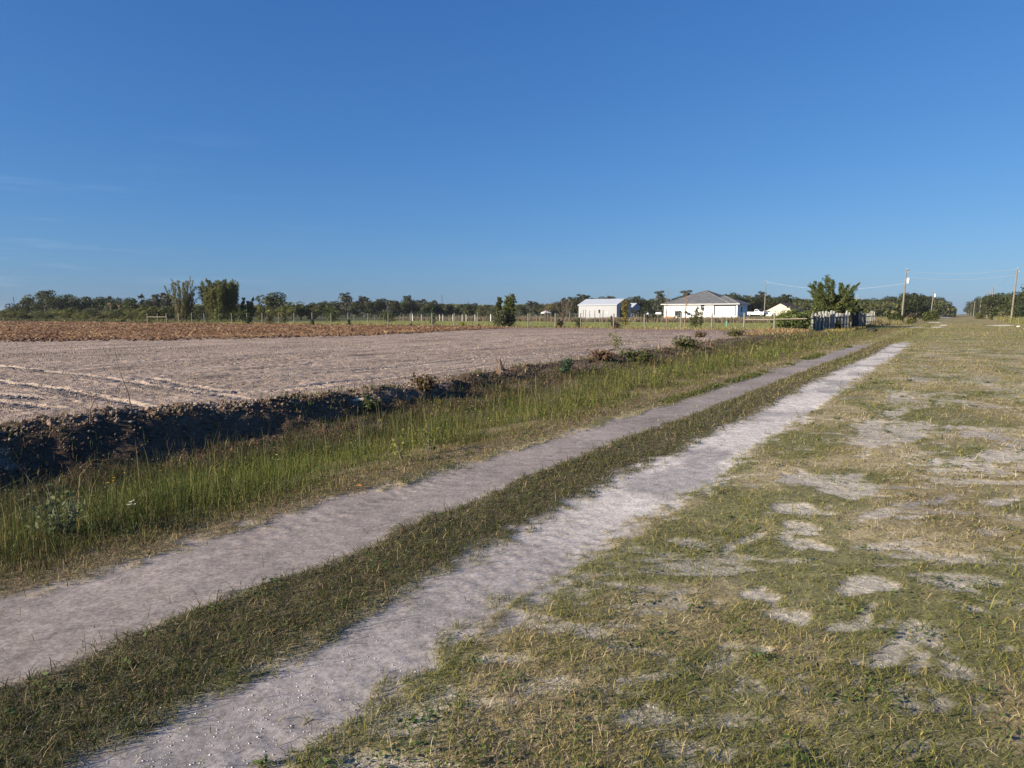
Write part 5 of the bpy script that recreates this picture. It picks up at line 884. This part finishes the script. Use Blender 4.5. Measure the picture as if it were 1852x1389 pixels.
o = thing('utility_box', 'grey-green utility box against the left part of the white house wall', 'box', hloc(3.0, -.8, -.1), RZ); MB().box((0, 0, 0), (1.05, .7, 1.3)).build('cabinet', GREENB, o); MB().box((-.04, -.04, 1.302), (1.09, .74, 1.36)).build('lid', DARK, o); MB().box((.1, -.03, .2), (.95, -.004, 1.1)).build('grille', DARK, o)
o = thing('barbecue', 'black covered barbecue standing against the white house wall', 'barbecue', hloc(5.3, -1.1, -.1), RZ); m = MB()
m.tube([(.45, .3, .62), (.45, .3, .75), (.45, .3, .95), (.45, .3, 1.15), (.45, .3, 1.25)], [.30, .42, .44, .30, .06], 12).build('kettle', RUBBER, o, True)
for a in (0, 2.1, 4.2): MB().tube([(.45 + .25 * math.cos(a), .3 + .25 * math.sin(a), .65), (.45 + .38 * math.cos(a), .3 + .38 * math.sin(a), 0)], .03, 5).build('leg', DARK, o)
MB().box((.85, .1, .80), (1.25, .5, .84)).build('side_table', GREYBOX, o)
o = thing('planter', 'low orange brick planter at the left corner of the white house', 'planter', hloc(1.1, -2.6, -.75), RZ); MB().box((0, 0, 0), (2.3, .25, .62)).box((0, .253, 0), (.25, 1.2, .62)).box((2.05, .253, 0), (2.3, 1.2, .62)).build('brick_edge', ORANGE, o); MB().box((.253, .256, 0), (2.047, 1.2, .5)).build('soil', BARK, o)
# the white metal barn
BY = 185.0; bx0, by0 = at(1115, BY); W_ = 11.3; DP = 9.7; bx0 += W_ * L[0]; by0 += W_ * L[1]; bz = .1
bn = thing('barn', 'white metal barn with pale roof and dark open gable end', 'barn', (bx0, by0, bz), RZ); EZ, RZh = 4.15, 5.75
m = MB(); wallpanel(m, 0, W_, -.3, EZ, 0, [(5.9, 6.6, 1.9, 2.8)]); m.poly([(0, DP, -.3), (0, 0, -.3), (0, 0, EZ), (0, DP / 2, RZh), (0, DP, EZ)]).poly([(W_, DP, -.3), (0, DP, -.3), (0, DP, EZ), (W_, DP, EZ)]); m.build('wall', METALW, bn)
m = MB(); m.poly([(W_, 0, -.3), (W_, 2.2, -.3), (W_, 2.2, 3.4), (W_, 7.6, 3.4), (W_, 7.6, -.3), (W_, DP, -.3), (W_, DP, EZ), (W_, DP / 2, RZh), (W_, 0, EZ)]); m.build('gable_wall', GABLE, bn)
MB().box((W_ - .6, 2.2, -.3), (W_ - .5, 7.6, 3.4)).build('doorway_shade', DARK, bn)  # black sheet behind the opening, in place of the unlit barn interior
m = MB()
for y0_, y1_ in ((-.25, DP / 2), (DP + .25, DP / 2)):
    z0_ = EZ - .25 * (RZh - EZ) / (DP / 2); m.poly([(-.2, y0_, z0_ + .05), (W_ + .2, y0_, z0_ + .05), (W_ + .2, y1_, RZh + .05), (-.2, y1_, RZh + .05)]); m.poly([(-.2, y0_, z0_ - .05), (-.2, y1_, RZh - .05), (W_ + .2, y1_, RZh - .05), (W_ + .2, y0_, z0_ - .05)])
m.box((-.2, -.28, EZ - .20), (W_ + .2, -.255, EZ - .02)); brf = m.build('roof', METALR, bn); m = MB()
for k in range(12): xq = .3 + k * .97; m.tube([(xq, -.25, EZ - .03), (xq, DP / 2, RZh + .05)], .025, 4)
m.build('roof_seam', METALW, brf)
ww = MB().box((5.9, .10, 1.9), (6.6, .14, 2.8)).build('window', GLASS, bn); MB().box((5.84, -.03, 1.84), (5.9, .02, 2.86)).box((6.6, -.03, 1.84), (6.66, .02, 2.86)).build('window_frame', WHITEP, ww)
MB().box((3.45, -.03, 1.6), (3.95, -.004, 2.15)).build('wall_vent', GREYBOX, bn); MB().box((8.3, -.03, 1.8), (8.75, -.004, 2.25)).build('wall_vent', METALR, bn)
m = MB()
for k in range(1, 24): m.box((k * .47 - .012, -.012, -.2), (k * .47 + .012, -.003, EZ - .05)) if not (5.8 < k * .47 < 6.7 or 3.4 < k * .47 < 4.0 or 8.2 < k * .47 < 8.8) else None
m.build('sheet_rib', METALW, bn)
# open carport behind
SY = 215.0; sx0, sy0 = at(1143.5, SY); W2, D2 = 8.0, 6.3; sx0 += W2 * L[0]; sy0 += W2 * L[1]
cpo = thing('carport', 'open shed with white metal roof and dark posts right of the barn', 'carport', (sx0, sy0, .2), RZ); m = MB()
for y0_, y1_ in ((-.3, D2 / 2), (D2 + .3, D2 / 2)): m.poly([(-.2, y0_, 3.65), (W2 + .2, y0_, 3.65), (W2 + .2, y1_, 4.95), (-.2, y1_, 4.95)]); m.poly([(-.2, y0_, 3.55), (-.2, y1_, 4.85), (W2 + .2, y1_, 4.85), (W2 + .2, y0_, 3.55)])
m.build('roof', METALR, cpo); MB().poly([(W2, 0, 2.75), (W2, D2, 2.75), (W2, D2, 3.6), (W2, D2 / 2, 4.8), (W2, 0, 3.6)]).build('gable_wall', GABLE, cpo)
for lx, ly in ((.1, .1), (W2 - .1, .1), (.1, D2 - .1), (W2 - .1, D2 - .1), (W2 / 2, .1)): MB().box((lx - .1, ly - .1, -.2), (lx + .1, ly + .1, 3.6)).build('post', DARK, cpo)
MB().box((.2, 3.8, -.2), (W2 - 2.0, 3.9, 3.5)).build('back_wall', GABLE, cpo)
# tan house with brown roof
TY = 215.0; tx0, ty0 = at(1383, TY); th = thing('house', 'tan gabled house with brown shingle roof behind the vine bush', 'house', (tx0, ty0, .3), RZ); W3, D3 = 8.4, 19.0
m = MB(); m.poly([(0, 0, -.3), (W3, 0, -.3), (W3, 0, 2.55), (W3 / 2, 0, 4.75), (0, 0, 2.55)]).poly([(W3, 0, -.3), (W3, D3, -.3), (W3, D3, 2.55), (W3, 0, 2.55)]).poly([(0, D3, -.3), (0, 0, -.3), (0, 0, 2.55), (0, D3, 2.55)]).poly([(W3, D3, -.3), (0, D3, -.3), (0, D3, 2.55), (W3, D3, 2.55)]); m.build('wall', TANW, th)
m = MB(); q = (W3 / 2, D3 - 4, 4.95)
for off in (0, -.12): m.poly([(-.6, -.5, 2.35 + off), (W3 / 2, -.5, 4.95 + off), (W3 / 2, q[1], 4.95 + off), (-.6, D3 + .5, 2.35 + off)]).poly([(W3 + .6, -.5, 2.35 + off), (W3 + .6, D3 + .5, 2.35 + off), (W3 / 2, q[1], 4.95 + off), (W3 / 2, -.5, 4.95 + off)]).poly([(W3 + .6, D3 + .5, 2.35 + off), (-.6, D3 + .5, 2.35 + off), (W3 / 2, q[1], 4.95 + off)])
m.build('roof', BRSH, th); MB().box((5.0, -.03, 2.3), (5.6, -.004, 2.9)).build('gable_vent', GABLE, th)
# vehicles
def vehicle(name, x, y, z, rz, label, cat, pickup):
    o = thing(name, label, cat, (x, y, z), rz); Ln, Wd = (5.5, 1.9) if pickup else (4.7, 1.8)
    prof = [(-2.7, .55), (-2.75, 1.0), (-2.7, 1.15), (-.35, 1.15), (-.35, 1.2), (1.25, 1.2), (2.55, 1.08), (2.75, .85), (2.72, .45), (-2.6, .42)] if pickup else [(-2.3, .5), (-2.35, .85), (-2.2, 1.0), (-1.6, 1.02), (1.0, 1.0), (2.1, .85), (2.35, .65), (2.3, .35), (-2.2, .35)]
    MB().prism(prof, -Wd / 2, Wd / 2).build('body', WHITEP, o)
    cab = [(-.35, 1.204), (-.25, 1.85), (.55, 1.85), (1.2, 1.204)] if pickup else [(-1.5, 1.024), (-.95, 1.48), (.35, 1.48), (1.0, 1.010)]
    MB().prism(cab, -Wd / 2 + .12, Wd / 2 - .12).build('cab', WHITEP, o)
    for s in (-1, 1):
        yy = s * (Wd / 2 - .115); a, b = (yy, yy + s * .02)
        MB().prism([(-.22, 1.28), (-.16, 1.75), (.15, 1.75), (.15, 1.28)] if pickup else [(-1.2, 1.10), (-.85, 1.40), (-.35, 1.40), (-.35, 1.10)], min(a, b), max(a, b)).build('side_window', GLASS, o); MB().prism([(.22, 1.28), (.22, 1.75), (.50, 1.75), (.98, 1.28)] if pickup else [(-.28, 1.10), (-.28, 1.40), (.28, 1.40), (.75, 1.10)], min(a, b), max(a, b)).build('side_window', GLASS, o)
        for wx in ((-1.75, 1.75) if pickup else (-1.45, 1.45)):
            w_ = MB().tube([(wx, s * (Wd / 2 - .22), .37), (wx, s * (Wd / 2 + .02), .37)], .37, 16).build('wheel', RUBBER, o); MB().tube([(wx, s * (Wd / 2 + .021), .37), (wx, s * (Wd / 2 + .035), .37)], .21, 12).build('rim', GREYBOX, w_)
    if pickup: MB().box((-2.6, -.8, 1.152), (-.45, .8, 1.17)).build('bed_liner', DARK, o); MB().prism([(.62, 1.80), (1.17, 1.27), (1.19, 1.29), (.64, 1.82)], -.7, .7).build('windscreen', GLASS, o)
    else: MB().prism([(.40, 1.45), (.96, 1.05), (.98, 1.07), (.42, 1.47)], -.66, .66).build('windscreen', GLASS, o)
    for s in (-1, 1): MB().box(((2.70 if pickup else 2.30), s * .62 - .15, .70), ((2.77 if pickup else 2.37), s * .62 + .15, .86)).build('headlight', GLASS, o)
x, y = at(1369, 192); vehicle('pickup_truck', x, y, 1.15, R(-50), 'white pickup truck parked right of the white house', 'pickup truck', True)
x, y = at(1388, 196); vehicle('car', x, y, 1.15, R(-12), 'white car parked right of the pickup truck by the slim pole', 'car', False)
o = MB(); gxy = at(1376, 194); m = MB(); m.tube([(0, 0, -1.5), (0, 0, .2), (0, 0, 1.13)], [16, 12, 9], 20).build('parking_mound', GM).location = (*gxy, 0); bpy.data.objects['parking_mound']['kind'] = 'structure'
a_c = bpy.data.objects['parking_mound'].data.color_attributes.new('col', 'FLOAT_COLOR', 'POINT'); a_c.data.foreach_set('color', np.tile([.16, .15, .06, .4], len(bpy.data.objects['parking_mound'].data.vertices)).astype(np.float32))
# white canopy, pale box, covered thing
x, y = at(987.5, 235); cn_ = thing('canopy', 'small white canopy in the weeds left of the barn', 'canopy', (x, y, .2), .4); m = MB(); c4 = [(-1.3, -1.3, 2.0), (1.3, -1.3, 2.0), (1.3, 1.3, 2.0), (-1.3, 1.3, 2.0)]
for i in range(4): m.poly([c4[i], c4[(i + 1) % 4], (0, 0, 2.7)]); p, q = c4[i], c4[(i + 1) % 4]; m.poly([(p[0], p[1], 1.75), (q[0], q[1], 1.75), q, p])
m.build('top', WHITEP, cn_)
for p in c4: MB().tube([(p[0] * .97, p[1] * .97, 0), (p[0] * .97, p[1] * .97, 1.98)], .03, 5).build('leg', GREYBOX, cn_)
x, y = at(1191, 172); o = thing('cargo_trailer', 'low white trailer box in the weeds left of the white house', 'trailer', (x, y, gz(x, y) + .85), RZ); MB().box((-.6, -.5, .3), (.6, .5, .72)).build('body', WHITEP, o); MB().box((-.63, -.53, .723), (.63, .53, .76)).build('lid', GREYBOX, o)
for s in (-.51, .51): MB().tube([(0, s, .18), (0, s * 1.15, .18)], .15, 12).build('wheel', RUBBER, o)
MB().tube([(.75, 0, .35), (1.5, 0, .3)], .04, 5).build('drawbar', DARK, o); MB().box((-.3, -.3, -.95), (.3, .3, .298)).build('stand', BARK, o)
x, y = at(1171, 178); o = thing('covered_machine', 'pale blue covered machine in the weeds beside the lone fence post', 'machine', (x, y, gz(x, y)), .3); m = MB(); m.tube([(0, 0, .1), (0, 0, .6), (.05, 0, 1.2), (.1, 0, 1.7), (.1, 0, 1.85)], [.45, .5, .42, .28, .1], 9); m.build('cover', PALEBLUE, o); MB().tube([(.5, -.1, .25), (.5, .05, .25)], .25, 12).build('wheel', RUBBER, o)
# right edge
x, y = at(1849, 152); o = thing('utility_box', 'grey utility box standing at the right edge of the view', 'box', (x, y, gz(x, y)), -.3); MB().box((-.45, -.4, 0), (.45, .4, 1.15)).build('cabinet', GREYBOX, o); MB().box((-.49, -.44, 1.153), (.49, .44, 1.22)).build('lid', METALW, o)
x, y = G(1842, 592); r_ = np.random.default_rng(921); bm = MB(); rr_ = OCT * .42 + r_.normal(0, .06, (6, 3)); me_ = np_mesh('boulder', rr_ * np.array([1.3, .8, .7]) + np.array([0, 0, .12]), [OF], None); o = link('boulder', me_, ROCKM); o.location = (x, y, gz(x, y)); md = o.modifiers.new('round', 'SUBSURF'); md.levels = 2; md.render_levels = 2; tag(o, 'pale boulder in the grass near the right edge', 'boulder')

# ================================================================== THE AIR
hm = bpy.data.materials.new('haze'); hm.use_nodes = True; ht = hm.node_tree; ht.nodes.clear(); ho = ht.nodes.new('ShaderNodeOutputMaterial'); hv = ht.nodes.new('ShaderNodeVolumePrincipled')
hv.inputs['Color'].default_value = (.80, .88, 1.0, 1); hv.inputs['Density'].default_value = 0.00008; hv.inputs['Anisotropy'].default_value = 0.1; ht.links.new(hv.outputs[0], ho.inputs['Volume'])
hb = MB().box((-3600, -3600, -3.0), (3600, 3600, 24.0)).build('haze', hm); hb['kind'] = 'stuff'
